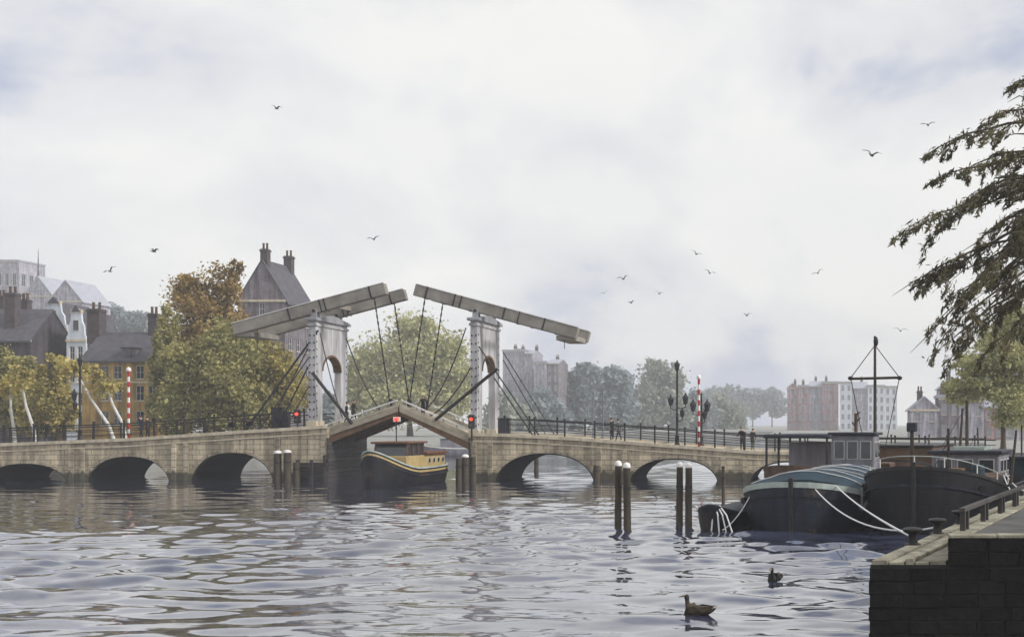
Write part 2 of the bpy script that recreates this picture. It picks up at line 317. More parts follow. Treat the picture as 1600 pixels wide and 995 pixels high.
# near right quay: lower landing strip and raised terrace
QY = 26.5; QD = Vector((0.2632, 0.9647, 0)); QN = Vector((0.9647, -0.2632, 0))
def QP(s, n, z): # along the edge s (from near corner), n metres inland
    p = Vector((0.57, QY, 0)) + QD * s + QN * n
    return Vector((p.x, max(p.y, QY) if s == 0 else p.y, z))
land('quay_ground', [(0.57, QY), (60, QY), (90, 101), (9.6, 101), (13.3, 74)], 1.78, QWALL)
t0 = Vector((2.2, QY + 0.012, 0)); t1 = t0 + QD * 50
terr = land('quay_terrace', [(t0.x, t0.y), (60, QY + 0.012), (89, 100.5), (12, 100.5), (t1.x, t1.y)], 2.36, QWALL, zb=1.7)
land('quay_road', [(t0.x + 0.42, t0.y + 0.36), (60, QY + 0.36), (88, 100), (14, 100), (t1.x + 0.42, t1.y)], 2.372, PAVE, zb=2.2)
qroot = bpy.data.objects['quay_ground']; troot = terr
# long coping boards and ridges laid along the landing strip, each a separate piece
for i, (n0, n1, h) in enumerate([(0.02, 0.34, 0.10), (0.37, 0.66, 0.06), (0.70, 0.86, 0.13), (0.89, 1.16, 0.05), (1.19, 1.50, 0.07)]):
    s = 0.02
    while s < 46:
        ln = 2.0 + random.random() * 0.9
        s0 = s - n0 * 0.0 
        off = lambda nn: nn * 0.2729 if s < 0.1 else 0
        a = QP(s, n0, 0) + QD * off(n0); b = QP(s, n1, 0) + QD * off(n1); c = QP(s + ln, n1, 0); d = QP(s + ln, n0, 0)
        hh = h + random.uniform(-0.012, 0.012)
        MB().prism([(p.x, max(p.y, QY + 0.01), 1.70) for p in (a, b, c, d)], (0, 0, 0.08 + hh)).build('coping_board', QSTONE, qroot, bevel=0.012)
        s += ln + 0.02
# coping stones along the terrace edges (front edge and river edge)
x = 2.2
while x < 9.5:
    w = 0.8 + random.random() * 0.25
    MB().box(x, x + w - 0.015, QY - 0.03, QY + 0.38, 2.33, 2.40 + random.uniform(-0.006, 0.006)).build('coping_stone', QSTONE, troot, bevel=0.015); x += w
s = 0.45
while s < 46:
    w = 0.9 + random.random() * 0.3
    p = [t0 + QD * s + QN * -0.03, t0 + QD * (s + w - 0.015) + QN * -0.03, t0 + QD * (s + w - 0.015) + QN * 0.38, t0 + QD * s + QN * 0.38]
    MB().prism([(q.x, q.y, 2.33) for q in p], (0, 0, 0.075 + random.uniform(-0.006, 0.006))).build('coping_stone', QSTONE, troot, bevel=0.015); s += w
# stone courses on the near quay face: individual blocks, slightly proud and uneven
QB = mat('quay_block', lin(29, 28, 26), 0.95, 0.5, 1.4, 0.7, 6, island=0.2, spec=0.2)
def course(z0, z1, xa, xb, yf, parent, nm):
    x = xa
    while x < xb:
        w = min(random.uniform(0.55, 0.95), xb - x + 0.01)
        MB().box(x, x + w - 0.018, yf - random.uniform(0.02, 0.045), yf + 0.2, z0, z1 - 0.016).build(nm, QB, parent, bevel=0.012); x += w
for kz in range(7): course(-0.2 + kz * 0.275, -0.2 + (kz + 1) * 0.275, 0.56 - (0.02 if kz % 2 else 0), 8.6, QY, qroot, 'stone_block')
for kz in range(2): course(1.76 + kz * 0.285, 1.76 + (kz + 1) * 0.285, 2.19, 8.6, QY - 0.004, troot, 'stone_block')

# ------------------------------------------------------------------ the drawbridge
BY0, BY1 = 104.3, 112.8         # approach spans
TY0, TY1 = 104.62, 111.4        # towers
NB, FB = 105.35, 110.05         # near and far balance beam
br = thing('drawbridge', 'old white double-leaf timber drawbridge with stone arch approaches across the canal', 'bridge', (XX(625, 105), 108, 0))
def interp(pts, x):
    for (a, b), (c, d) in zip(pts, pts[1:]):
        if x <= c: return b + (d - b) * (x - a) / (c - a)
    return pts[-1][1]
sY = BY0
def profile(pts): return [(XX(a, sY), ZZ(b, sY)) for a, b in pts]
PL = profile([(-330, 705), (-140, 700), (0, 694), (200, 686), (380, 674), (511, 666)])
PR = profile([(735, 678), (790, 679), (900, 685), (1060, 697), (1180, 706), (1300, 709), (1560, 712)])
ARCH_L = [(-28, 106, 724), (135, 266, 713), (297, 428, 707)]
ARCH_R = [(772, 930, 708), (982, 1124, 716), (1170, 1300, 720)]
def approach(prof, arches, label):
    x0, x1 = prof[0][0], prof[-1][0]
    arr = [(XX(a, sY), XX(b, sY), ZZ(c, sY)) for a, b, c in arches]
    xs = {x0, x1} | {p[0] for p in prof}
    for a, b, c in arr:
        for i in range(33): xs.add((a + b) / 2 - (b - a) / 2 * math.cos(math.pi * i / 32))
    xs = sorted(xs); m = MB()
    def bot(x):
        for a, b, c in arr:
            if a < x < b:
                u = (2 * x - a - b) / (b - a); return -0.5 + (c + 0.5) * max(0, 1 - abs(u) ** 2.3) ** 0.5
            if abs(x - a) < 1e-6 or abs(x - b) < 1e-6: return -0.5
        return -0.5
    for xa, xb in zip(xs, xs[1:]):
        if xb - xa < 1e-6: continue
        za, zb, ta, tb = bot(xa), bot(xb), interp(prof, xa), interp(prof, xb)
        vv = [(xa, BY0, za), (xb, BY0, zb), (xb, BY0, tb), (xa, BY0, ta), (xa, BY1, za), (xb, BY1, zb), (xb, BY1, tb), (xa, BY1, ta)]
        fs = [(0, 1, 2, 3), (5, 4, 7, 6), (0, 4, 5, 1), (3, 2, 6, 7)]
        if xa == xs[0]: fs.append((0, 3, 7, 4))
        if xb == xs[-1]: fs.append((1, 5, 6, 2))
        m.add(vv, fs)
    o = m.build('approach_span', STONE, br); o['label'] = label
    # projecting cornice, string course, pilasters on piers, arch ring stones
    for yf, sgn in ((BY0, -1), (BY1, 1)):
        for (a, za), (b, zb) in zip(prof, prof[1:]):
            q = MB()
            for lo, hi, pr in ((-0.16, 0.10, 0.14), (-0.62, -0.52, 0.06)):
                ya, yb = (yf - pr, yf + 0.1) if sgn < 0 else (yf - 0.1, yf + pr)
                q.hexa([(a, ya, za + lo), (b, ya, zb + lo), (b, yb, zb + lo), (a, yb, za + lo), (a, ya, za + hi), (b, ya, zb + hi), (b, yb, zb + hi), (a, yb, za + hi)])
            q.build('cornice', STONE_L, o)
    edges = [x0] + [v for t in arr for v in t[:2]] + [x1]
    for a, b in list(zip(edges[::2], edges[1::2])):
        if b - a < 1.0: continue
        for xa, xb in ((a + 0.12, a + 0.5), (b - 0.5, b - 0.12)):
            zt = min(interp(prof, xa), interp(prof, xb)) - 0.64
            MB().box(xa, xb, BY0 - 0.13, BY0 + 0.1, -0.5, zt).build('pilaster', STONE_P, o, bevel=0.02)
    for a, b, c in arr:
        nst = 17
        for i in range(nst):
            t0_, t1_ = math.pi * i / nst + 0.012, math.pi * (i + 1) / nst - 0.012
            def pt(t, gr):
                u = -math.cos(t); zz = max(0, 1 - abs(u) ** 2.3) ** 0.5
                return Vector(((a + b) / 2 + u * ((b - a) / 2 + gr), 0, -0.5 + zz * (c + 0.5 + gr)))
            poly = [pt(t0_, 0.01), pt(t1_, 0.01), pt(t1_, 0.27), pt(t0_, 0.27)]
            top = interp(prof, (a + b) / 2) - 0.64
            for p in poly: p.y = BY0 - 0.05; p.z = min(p.z, top + (0.0 if p.z < top else 0.0))
            if max(p.z for p in poly) < 0.02: continue
            if (poly[2] - poly[1]).length < 0.05: continue
            MB().prism(poly, (0, 0.12, 0)).build('arch_stone', STONE_P, o)
    VA = masonry('vault_shade', lin(26, 24, 22), lin(18, 17, 16), 0.5, 0.2, 0.3, 0.5)  # near-black lining: the shade inside the arches put into its colour
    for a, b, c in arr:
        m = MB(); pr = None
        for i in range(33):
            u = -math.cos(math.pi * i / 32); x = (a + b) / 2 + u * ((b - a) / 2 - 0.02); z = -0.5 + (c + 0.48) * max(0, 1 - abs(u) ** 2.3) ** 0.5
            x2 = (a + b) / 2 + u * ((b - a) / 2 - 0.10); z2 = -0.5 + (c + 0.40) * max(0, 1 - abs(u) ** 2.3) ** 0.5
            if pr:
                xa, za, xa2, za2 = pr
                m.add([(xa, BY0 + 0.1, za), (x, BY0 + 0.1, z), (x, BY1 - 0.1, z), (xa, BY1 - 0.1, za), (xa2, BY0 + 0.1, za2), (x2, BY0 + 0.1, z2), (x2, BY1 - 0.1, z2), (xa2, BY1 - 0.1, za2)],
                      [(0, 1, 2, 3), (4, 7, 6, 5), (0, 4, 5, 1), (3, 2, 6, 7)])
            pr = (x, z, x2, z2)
        m.build('arch_shade_lining', VA, o)
    return o
apL = approach(PL, ARCH_L, 'left stone approach with three low arches')
apR = approach(PR, ARCH_R, 'right stone approach with three low arches')
# planked dark timber lining on the faces of the channel
xl, xr = XX(511, sY), XX(735, sY)
for xf, sgn, n in ((xl, 1, 12), (xr, -1, 12)):
    for i in range(n):
        z0 = -0.4 + i * 0.325
        MB().box(min(xf, xf + sgn * 0.14), max(xf, xf + sgn * 0.14), BY0 - 0.06 - random.random() * 0.05, BY1 - 0.1, z0, z0 + 0.30).build('fender_plank', DARKPL, br, bevel=0.015)
# front facing boards on the left jamb
for i in range(6):
    z0 = -0.3 + i * 0.30
    MB().box(xl - 2.35, xl + 0.15, BY0 - 0.30, BY0 - 0.17, z0, z0 + 0.27).build('fender_plank', DARKPL, br, bevel=0.015)
for xx in (xl - 2.2, xl - 1.1, xl - 0.02):
    MB().box(xx - 0.13, xx + 0.13, BY0 - 0.52, BY0 - 0.30, -1.0, 2.1 if xx > xl - 1 else 1.7).build('fender_pile', DARKPL, br, bevel=0.03)

# towers: portals of two broad posts with an arch between, gabled cap
def tower(px, zbase, lab):
    x0 = XX(px, TY0); x1 = x0 + 0.56; zt = 13.05; d = 1.45
    ya, yb = TY0 + d, TY1 - d; yc = (ya + yb) / 2; rad = (yb - ya) / 2; zs = 10.35 - rad * 0.0
    sl = 0.10
    # outline in the Y-Z plane (with arch), extruded in X
    left = [(TY0, zbase), (ya, zbase)] ; m = MB()
    arc = [(yc - rad * math.cos(math.pi * i / 16), zs - 1.3 + 1.3 * 1.0 * math.sin(math.pi * i / 16)) for i in range(17)]
    def strip(poly): m.prism([(x0, y, z) for y, z in poly], (x1 - x0, 0, 0))
    strip([(TY0, zbase), (ya, zbase), (ya, zs - 1.3), (TY0 + 0.02, zs - 1.3)])
    m2 = MB(); m3 = MB()
    m3.prism([(x0, y, z) for y, z in [(yb, zbase), (TY1, zbase), (TY1 - 0.02, zs - 1.3), (yb, zs - 1.3)]], (x1 - x0, 0, 0))
    k = len(arc)
    top = [(TY0 + 0.02 + (TY1 - TY0 - 0.04) * i / 16, zt) for i in range(17)]
    low = [(TY0 + 0.02, zs - 1.3)] + arc + [(TY1 - 0.02, zs - 1.3)]
    # head piece as vertical slices
    ysl = sorted({TY0 + 0.02, TY1 - 0.02} | {a for a, _ in arc})
    def lowz(y):
        if y <= ya or y >= yb: return zs - 1.3
        u = (y - yc) / rad; return zs - 1.3 + 1.3 * math.sqrt(max(0, 1 - u * u))
    for a, b in zip(ysl, ysl[1:]):
        la, lb = lowz(a), lowz(b)
        if b <= ya + 1e-6 or a >= yb - 1e-6: la = lb = zs - 1.3
        fs = [(0, 1, 2, 3), (5, 4, 7, 6), (0, 4, 5, 1), (3, 2, 6, 7)]
        if a == ysl[0]: fs.append((0, 3, 7, 4))
        if b == ysl[-1]: fs.append((1, 5, 6, 2))
        m2.add([(x0, a, la), (x0, b, lb), (x0, b, zt), (x0, a, zt), (x1, a, la), (x1, b, lb), (x1, b, zt), (x1, a, zt)], fs)
    o = m.build('tower', PAINT, br, bevel=0.025); o['label'] = lab
    m2.build('arched_head', PAINT, o); m3.build('post', PAINT, o, bevel=0.025)
    # inner arch trim, brown timber
    tr = MB()
    ar2 = [Vector(((x0 + x1) / 2, y, z)) for y, z in arc]
    for p, q in zip(ar2, ar2[1:]): tr.bar(p + Vector((0, 0, -0.05)), q + Vector((0, 0, -0.05)), x1 - x0 + 0.12, 0.16, up=(1, 0, 0) if False else (0, 0.3, 1))
    tr.build('arch_trim', BROWN, o)
    # gabled cap and plinth blocks
    cap = MB().prism([(x0 - 0.22, TY0 - 0.3, zt), (x0 - 0.22, TY1 + 0.3, zt), (x0 - 0.22, TY1 + 0.3, zt + 0.22), (x0 - 0.22, yc, zt + 0.66), (x0 - 0.22, TY0 - 0.3, zt + 0.22)], (x1 - x0 + 0.44, 0, 0))
    cap.build('cap', PAINT_D, o, bevel=0.03)
    MB().box(x0 - 0.1, x1 + 0.1, TY0 - 0.12, TY1 + 0.12, zt - 0.42, zt - 0.2).build('cap_moulding', PAINT, o, bevel=0.02)
    MB().box(x0 - 0.14, x1 + 0.14, TY0 - 0.1, TY0 + d + 0.1, zbase - 0.25, zbase + 0.55).build('plinth', STONE_L, o, bevel=0.03)
    MB().box(x0 - 0.14, x1 + 0.14, TY1 - d - 0.1, TY1 + 0.1, zbase - 0.25, zbase + 0.55).build('plinth', STONE_L, o, bevel=0.03)
    # trestle block that carries the beams above the cap
    for yb_ in (NB, FB):
        MB().box(x0 + 0.05, x1 - 0.05, yb_ - 0.38, yb_ + 0.38, zt + 0.2, zt + 0.98).build('bearing_block', PAINT_D, o, bevel=0.03)
        q = MB().tube([((x0 + x1) / 2, yb_ - 0.5, zt + 0.84), ((x0 + x1) / 2, yb_ + 0.5, zt + 0.84)], 0.13, 10); q.build('axle', IRON, o)
    bolt = MB().lathe((0, 0, 0), [(0.075, 0), (0.075, 0.02), (0.03, 0.05)], 8).mesh('bolt', IRON)
    n = 12
    for i in range(n):
        z = zbase + 0.9 + (zt - 1.2 - zbase - 0.9) * i / (n - 1)
        for xx in (x0 + 0.11, x1 - 0.11): share('bolt', bolt, o, (xx, TY0 - 0.004, z), (R(90), 0, 0))
        for yy in (TY0 + 0.28, TY1 - 0.28): share('bolt', bolt, o, (x1 + 0.003, yy, z + 0.1), (0, R(90), 0))
    return x0, x1
tLx = tower(482, ZZ(668, TY0), 'left bridge tower'); tRx = tower(735, ZZ(682, TY0), 'right bridge tower')

# balance beams with iron straps, plus cross members at their outer ends
def beams(pa, pb, straps, lab):
    for yb_, nm in ((NB, 'near'), (FB, 'far')):
        a = P(*pa, NB); b = P(*pb, NB); a.y = b.y = yb_
        d = (b - a).normalized(); up = d.cross(Vector((0, 1, 0))).normalized(); up = up if up.z > 0 else -up
        o = MB().bar(a, b, 0.66, 0.96).build('balance_beam', BEAMM, br, bevel=0.06); o['label'] = '%s %s balance beam' % (nm, lab)
        MB().bar(a + up * 0.51 + d * 0.05, b + up * 0.51 - d * 0.05, 0.74, 0.06).build('top_highlight', WHITE, o)  # white strip: light along the beam top painted as colour
        for t, w in straps:
            c = a + (b - a) * t
            MB().bar(c - d * w, c + d * w, 0.74, 1.04).build('iron_strap', IRON, o)
    a = P(*pa, NB); b = P(*pb, NB); d = (b - a).normalized()
    for t in ((0.075,) if lab == 'left' else (0.925,)):
        c = a + (b - a) * t
        MB().bar((c.x, NB - 0.2, c.z - 0.62), (c.x, FB + 0.2, c.z - 0.62), 1.5, 0.42).build('counterweight', BEAMM, br, bevel=0.04)
    for t in (0.42, 0.62): 
        c = a + (b - a) * t; MB().bar((c.x, NB, c.z), (c.x, FB, c.z), 0.34, 0.34).build('cross_beam', BEAMM, br)
beams((366, 515), (604, 451), [(0.37, 0.05), (0.575, 0.05), (0.605, 0.05), (0.9, 0.07)], 'left')
beams((649, 453), (903, 521), [(0.075, 0.07), (0.245, 0.05), (0.285, 0.05), (0.55, 0.05), (0.64, 0.035), (0.795, 0.05)], 'right')

# bascule leaves
def leaf(hx, hy, ax, ay, lab):
    h = P(hx, hy, 105.0); a = P(ax, ay, 105.0); d = (a - h).normalized(); L = (a - h).length
    o = None
    for y, w in ((105.0, 0.3), (106.7, 0.25), (108.4, 0.25), (110.4, 0.3)):
        m = MB(); h2 = Vector((h.x, y, h.z)); a2 = Vector((a.x, y, a.z))
        m.prism([h2 - Vector((0, w / 2, 0.04)), a2 - Vector((0, w / 2, 0.04)), a2 - Vector((0, w / 2, 0.62)), h2 - Vector((0, w / 2, 1.02))], (0, w, 0))
        if o is None: o = m.build('bascule_leaf', BROWN, br, bevel=0.02); o['label'] = lab + ' lifting leaf'
        else: m.build('girder', BROWN, o, bevel=0.02)
    # painted fascia along the near and far edges
    for y in (104.78, 110.62):
        MB().prism([Vector((h.x, y - 0.06, h.z - 0.36)), Vector((a.x, y - 0.06, a.z - 0.32)), Vector((a.x, y - 0.06, a.z + 0.06)), Vector((h.x, y - 0.06, h.z + 0.06))], (0, 0.12, 0)).build('fascia', PLANK, o)
    n = int(L / 0.3)
    for i in range(n):
        p = h + d * (L * (i + 0.03) / n); q = h + d * (L * (i + 0.95) / n)
        MB().prism([(p.x, 104.86, p.z), (q.x, 104.86, q.z), (q.x, 104.86, q.z + 0.09), (p.x, 104.86, p.z + 0.09)], (0, 5.68, 0)).build('plank', PLANK, o)
    up = Vector((0, 0, 1))
    for y in (104.95, 110.45):   # kerb and low white handrail
        hh = Vector((h.x, y, h.z)); aa = Vector((a.x, y, a.z))
        MB().bar(hh + up * 0.22, aa + up * 0.22, 0.22, 0.22).build('kerb', PLANK, o)
        r_ = MB(); r_.bar(hh + up * 0.66 + d * 0.3, aa + up * 0.66 - d * 0.1, 0.14, 0.10); r_.build('handrail', WHITE, o)
        for i in range(6):
            c = hh + (aa - hh) * (0.08 + 0.88 * i / 5)
            MB().box(c.x - 0.04, c.x + 0.04, y - 0.04, y + 0.04, c.z + 0.3, c.z + 0.62).build('handrail_post', PAINT_D, o)
    return o
leafL = leaf(498, 680, 623, 637, 'left'); leafR = leaf(744, 688, 626, 637, 'right')

def cable(p, q, sag, r, name='cable', n=14, link=False):
    pts = []
    for i in range(n + 1):
        t = i / n; c = p.lerp(q, t); c.z -= sag * 4 * t * (1 - t); pts.append(c)
    return MB().tube(pts, r, 6).build(name, IRON, br, smooth=True)
# hanger chains from the beam tips to the leaf ends
for (ax, ay, bx, by) in ((585, 466, 611, 640), (664, 466, 638, 640)):
    for y in (NB, FB):
        a = P(ax, ay, NB); b = P(bx, by, NB); a.y = b.y = y
        m = MB(); nlk = 34
        for i in range(nlk):     # alternating flat links
            p = a.lerp(b, i / nlk); q = a.lerp(b, (i + 1.12) / nlk)
            m.bar(p, q, 0.05 if i % 2 else 0.12, 0.12 if i % 2 else 0.05, up=(1, 0, 0))
        m.build('hanger_chain', IRON, br)
        MB().bar(b + Vector((0, 0, -0.3)), b + Vector((0, 0, 0.9)), 0.16, 0.16).build('chain_anchor', IRON, br)
# slack electric cables, struts, stays
cable(P(541, 528, 105.2), P(598, 645, 105.2), 0.7, 0.05); cable(P(500, 520, 104.5), P(536, 656, 105.2), 0.35, 0.04)
cable(P(728, 512, 105.2), P(648, 650, 105.2), 1.5, 0.05); cable(P(735, 575, 104.5), P(660, 655, 105.2), 0.75, 0.055)
for a, b, r in ((P(488, 582, 104.4), P(550, 662, 104.75), 0.13), (P(489, 583, 111.6), P(551, 662, 110.8), 0.10), (P(777, 576, 104.4), P(680, 656, 104.75), 0.14), (P(776, 576, 111.6), P(679, 658, 110.8), 0.10)):
    MB().tube([a, b], r, 8).build('strut', IRON, br)
def zd(px): return interp(PL if px < 600 else PR, XX(px, sY))
for ax, ay, bx, y, r in ((497, 516, 384, 104.75, 0.085), (482, 543, 417, 104.75, 0.05), (484, 556, 404, 111.2, 0.05), (482, 572, 433, 104.75, 0.06), (484, 600, 446, 111.2, 0.04),
                         (748, 541, 842, 104.75, 0.06), (786, 550, 866, 111.2, 0.045), (772, 590, 832, 104.75, 0.06), (786, 562, 852, 111.2, 0.04)):
    a = P(ax, ay, y); xb_ = XX(bx, y); b = Vector((xb_, y, interp(PL if bx < 600 else PR, xb_) + 0.1))
    MB().tube([a, b], r, 6).build('stay_rod', IRON, br)
MB().tube([P(882, 516, NB), P(882, 545, NB)], 0.03, 6).build('pull_rope', IRON, br); MB().tube([P(402, 507, NB), P(402, 546, NB)], 0.03, 6).build('pull_rope', IRON, br)
# railings: posts and three rails, on both sides
def railing(prof, xa, xb, y, step, lab):
    o = None; pts = [xa] + [p[0] for p in prof if xa < p[0] < xb] + [xb]
    for h_, w in ((1.28, 0.10), (0.86, 0.06), (0.45, 0.06)):
        m = MB()
        for a, b in zip(pts, pts[1:]): m.bar((a, y, interp(prof, a) + h_), (b, y, interp(prof, b) + h_), w, w)
        if o is None: o = m.build('railing', IRON, br); o['label'] = lab
        else: m.build('rail', IRON, o)
    x = xa + 0.1; pm = MB().box(-0.06, 0.06, -0.06, 0.06, 0, 1.42).box(-0.085, 0.085, -0.085, 0.085, 1.36, 1.48).mesh('post', IRON)
    while x < xb:
        share('post', pm, o, (x, y, interp(prof, x) + 0.09)); x += step
railing(PL, PL[0][0] + 0.2, XX(478, 104.5), BY0 + 0.12, 2.45, 'near left railing'); railing(PL, PL[0][0] + 0.2, XX(478, 104.5), BY1 - 0.12, 2.45, 'far left railing')
railing(PR, XX(787, 104.5), PR[-1][0] - 0.2, BY0 + 0.12, 2.45, 'near right railing'); railing(PR, XX(787, 104.5), PR[-1][0] - 0.2, BY1 - 0.12, 2.45, 'far right railing')
# lit red lamp hung at the meeting point of the leaves
lampred = emit('red_lamp', (0.9, 0.06, 0.03, 1), 1.6)
lt = thing('channel_light', 'small red channel light under the meeting point of the leaves', 'signal light', P(620, 655, 104.6))
c = P(620, 655, 104.6)
MB().box(c.x - 0.3, c.x + 0.3, c.y - 0.05, c.y + 0.05, c.z - 0.2, c.z + 0.2).build('board', WHITE, lt, bevel=0.02)
MB().tube([c + Vector((0, -0.05, 0)), c + Vector((0, -0.16, 0))], 0.17, 12).build('lens', lampred, lt)

def traffic_light(px, Y, zb, ztop, label):
    x = XX(px, Y); t = thing('traffic_light', label, 'traffic light', (x, Y, zb))
    MB().tube([(x, Y, zb), (x, Y, ztop)], 0.07, 8).build('pole', IRON, t)
    MB().box(x - 0.24, x + 0.24, Y - 0.2, Y + 0.12, ztop - 1.0, ztop + 0.12).build('housing', IRON, t, bevel=0.05)
    for k, mm in ((0, lampred), (1, GLASS)):
        z = ztop - 0.24 - 0.46 * k
        MB().tube([(x, Y - 0.2, z), (x, Y - 0.24, z)], 0.14, 14).build('lens', mm, t)
        MB().tube([(x, Y - 0.21, z + 0.19), (x, Y - 0.4, z + 0.17)], 0.07, 6).build('visor', IRON, t)
traffic_light(737, 104.05, ZZ(690, 104), ZZ(650, 104), 'traffic light with red lamp at foot of right bridge tower')
traffic_light(465, 104.55, zd(465), ZZ(642, 104.5), 'traffic light with red lamp beside left bridge tower')
def cabinet(px, w, h, Y, label):
    x = XX(px, Y); z = zd(px); t = thing('control_cabinet', label, 'cabinet', (x, Y, z))
    MB().box(x - w / 2, x + w / 2, Y - 0.3, Y + 0.3, z, z + h).build('body', IRON, t, bevel=0.03)
    MB().box(x - w / 2 + 0.06, x + w / 2 - 0.06, Y - 0.33, Y - 0.3, z + 0.12, z + h - 0.1).build('door', ROOFD, t)
    MB().box(x - w / 2 - 0.06, x + w / 2 + 0.06, Y - 0.38, Y + 0.36, z + h, z + h + 0.07).build('lid', ROOFD, t)
cabinet(434, 0.85, 1.75, 105.2, 'taller black control cabinet left of left bridge tower'); cabinet(446, 0.6, 1.35, 105.2, 'shorter black cabinet between tall cabinet and left tower')
cabinet(788, 0.9, 1.3, 105.2, 'dark control cabinet just right of right bridge tower')

# ------------------------------------------------------------------ street lamps, striped poles, thin poles on the bridge
def lantern(t, c, s=1.0):
    c = Vector(c)
    b = MB().lathe(c, [(0.05 * s, 0), (0.11 * s, 0.05 * s), (0.19 * s, 0.50 * s), (0.17 * s, 0.52 * s)], 6).build('lantern', GLASS, t)
    cp = MB().lathe(c + Vector((0, 0, 0.5 * s)), [(0.26 * s, 0), (0.24 * s, 0.05 * s), (0.10 * s, 0.22 * s), (0.05 * s, 0.26 * s), (0.06 * s, 0.34 * s), (0.01, 0.40 * s)], 8).build('lantern_cap', IRON, b)
    fr = MB()
    for k in range(6):
        a = math.pi / 3 * k; fr.tube([c + Vector((0.115 * s * math.cos(a), 0.115 * s * math.sin(a), 0.04 * s)), c + Vector((0.2 * s * math.cos(a), 0.2 * s * math.sin(a), 0.51 * s))], 0.022 * s, 4)
    fr.build('lantern_frame', IRON, b); return b
def street_lamp(px, ytop, Y, zb, arms, label, topl=True):
    x = XX(px, Y); zt = ZZ(ytop, Y); t = thing('street_lamp', label, 'street lamp', (x, Y, zb), group='lamps on the bridge')
    MB().lathe((x, Y, zb), [(0.26, 0), (0.26, 0.12), (0.18, 0.2), (0.16, 0.75), (0.2, 0.8), (0.11, 0.95), (0.10, 2.2), (0.13, 2.25), (0.085, 2.4), (0.07, zt - zb - 0.9), (0.1, zt - zb - 0.85), (0.06, zt - zb - 0.8)], 10).build('post', IRON, t, smooth=True)
    if topl: lantern(t, (x, Y, zt - 0.85), 1.0)
    for (apx, apy, sc) in arms:     # lantern foot pixel
        ex, ez = XX(apx, Y), ZZ(apy, Y)
        MB().tube([(x, Y, ez - 0.25), ((x + ex) / 2, Y, ez - 0.32), (ex, Y, ez - 0.2), (ex, Y, ez + 0.03)], 0.045, 6).build('arm', IRON, t, smooth=True)
        lantern(t, (ex, Y, ez), sc)
street_lamp(1058, 563, 104.8, interp(PR, XX(1058, 104.8)), [(1048, 634, 1.05), (1071, 632, 1.1), (1066, 652, 0.9)], 'tall iron lamp post with branching lanterns left of striped pole')
street_lamp(1096, 600, 111.3, interp(PR, XX(1096, 111.3)), [(1083, 643, 1.25), (1105, 643, 1.25), (1101, 655, 1.0)], 'iron lamp post with lanterns partly hidden behind right striped pole', topl=False)
street_lamp(125, 556, 105.0, zd(125), [(116, 626, 1.1), (117, 640, 0.9)], 'iron lamp post with two side lanterns near left edge')
def striped(px, ytop, Y, zb, label):
    x = XX(px, Y); zt = ZZ(ytop, Y); t = thing('striped_pole', label, 'pole', (x, Y, zb), group='red and white poles on the bridge')
    n = 13
    for i in range(n):
        z0 = zb + (zt - zb) * i / n; z1 = zb + (zt - zb) * (i + 1) / n
        red = i % 2 == 0
        MB().tube([(x, Y, z0), (x, Y, z1)], 0.10 if red else 0.095, 12).build('red_band' if red else 'white_band', RED if red else WHITE, t, smooth=True)
    MB().lathe((x, Y, zt), [(0.16, 0), (0.2, 0.12), (0.14, 0.28), (0.02, 0.36)], 10).build('finial', WHITE, t, smooth=True)
striped(1092, 592, 104.7, interp(PR, XX(1092, 104.7)), 'red and white striped pole beside tall lamp right of drawbridge')
striped(201, 580, 104.7, interp(PL, XX(201, 104.7)), 'red and white striped pole in front of ochre house')
GREYP = mat('grey_pole', lin(118, 120, 128), 0.6, 0.2, 3, 0.05)
for px, yt, lab in ((927, 614, 'shorter thin grey pole on far side of bridge, left of walking couple'), (942, 608, 'taller thin grey pole on far side of bridge, nearest walking couple')):
    x = XX(px, 111.4); zb = interp(PR, x); t = thing('thin_pole', lab, 'pole', (x, 111.4, zb)); zt = ZZ(yt, 111.4)
    MB().tube([(x, 111.4, zb), (x, 111.4, zt)], [0.07, 0.045], 8).build('shaft', GREYP, t, smooth=True)
    MB().lathe((x, 111.4, zb), [(0.16, 0), (0.16, 0.1), (0.1, 0.2)], 8).build('foot', GREYP, t); MB().blob((x, 111.4, zt), 0.09, 0.09, 0.09).build('knob', GREYP, t, smooth=True)

# ------------------------------------------------------------------ mooring posts in the water
def mooring(px, ytop, Y, r, label, white=True, lean=0.0, group=None):
    x = XX(px, Y); zt = ZZ(ytop, Y); t = thing('mooring_post', label, 'mooring post', (x, Y, 0), group=group)
    k = 7; pts = []; rs = []
    for i in range(k):
        f = i / (k - 1); pts.append((x + lean * f + random.uniform(-.01, .01), Y, -1.2 + (zt + 1.2) * f)); rs.append(r * (1.08 - 0.12 * f + random.uniform(-.03, .03)))
    MB().tube(pts, rs, 12).build('pile', POST, t, smooth=True)
    if white: MB().lathe((x + lean, Y, zt - 0.1), [(r * 1.03, 0), (r * 1.04, 0.1), (r * 0.75, 0.2), (r * 0.2, 0.24)], 12).build('white_cap', WHITE, t, smooth=True)
    MB().lathe((x + lean * 0.7, Y, zt * 0.62), [(r * 1.08, 0), (r * 1.1, 0.03), (r * 1.1, 0.09), (r * 1.08, 0.12)], 12).build('iron_band', IRON, t)
G = 'mooring posts'
mooring(966, 724, 57.5, 0.155, 'left post of the mooring pair farthest left in open water', group=G)
mooring(981, 727, 57.2, 0.165, 'right post of the mooring pair farthest left in open water', lean=-0.05, group=G)
mooring(1061, 726, 59.0, 0.155, 'left post of the mooring pair near the small dark dinghy', lean=0.04, group=G)
mooring(1076, 727, 58.7, 0.16, 'right post of the mooring pair near the small dark dinghy', group=G)
mooring(1130, 728, 79.0, 0.10, 'slim mooring post standing alone left of blue-black barge', white=False, group=G)
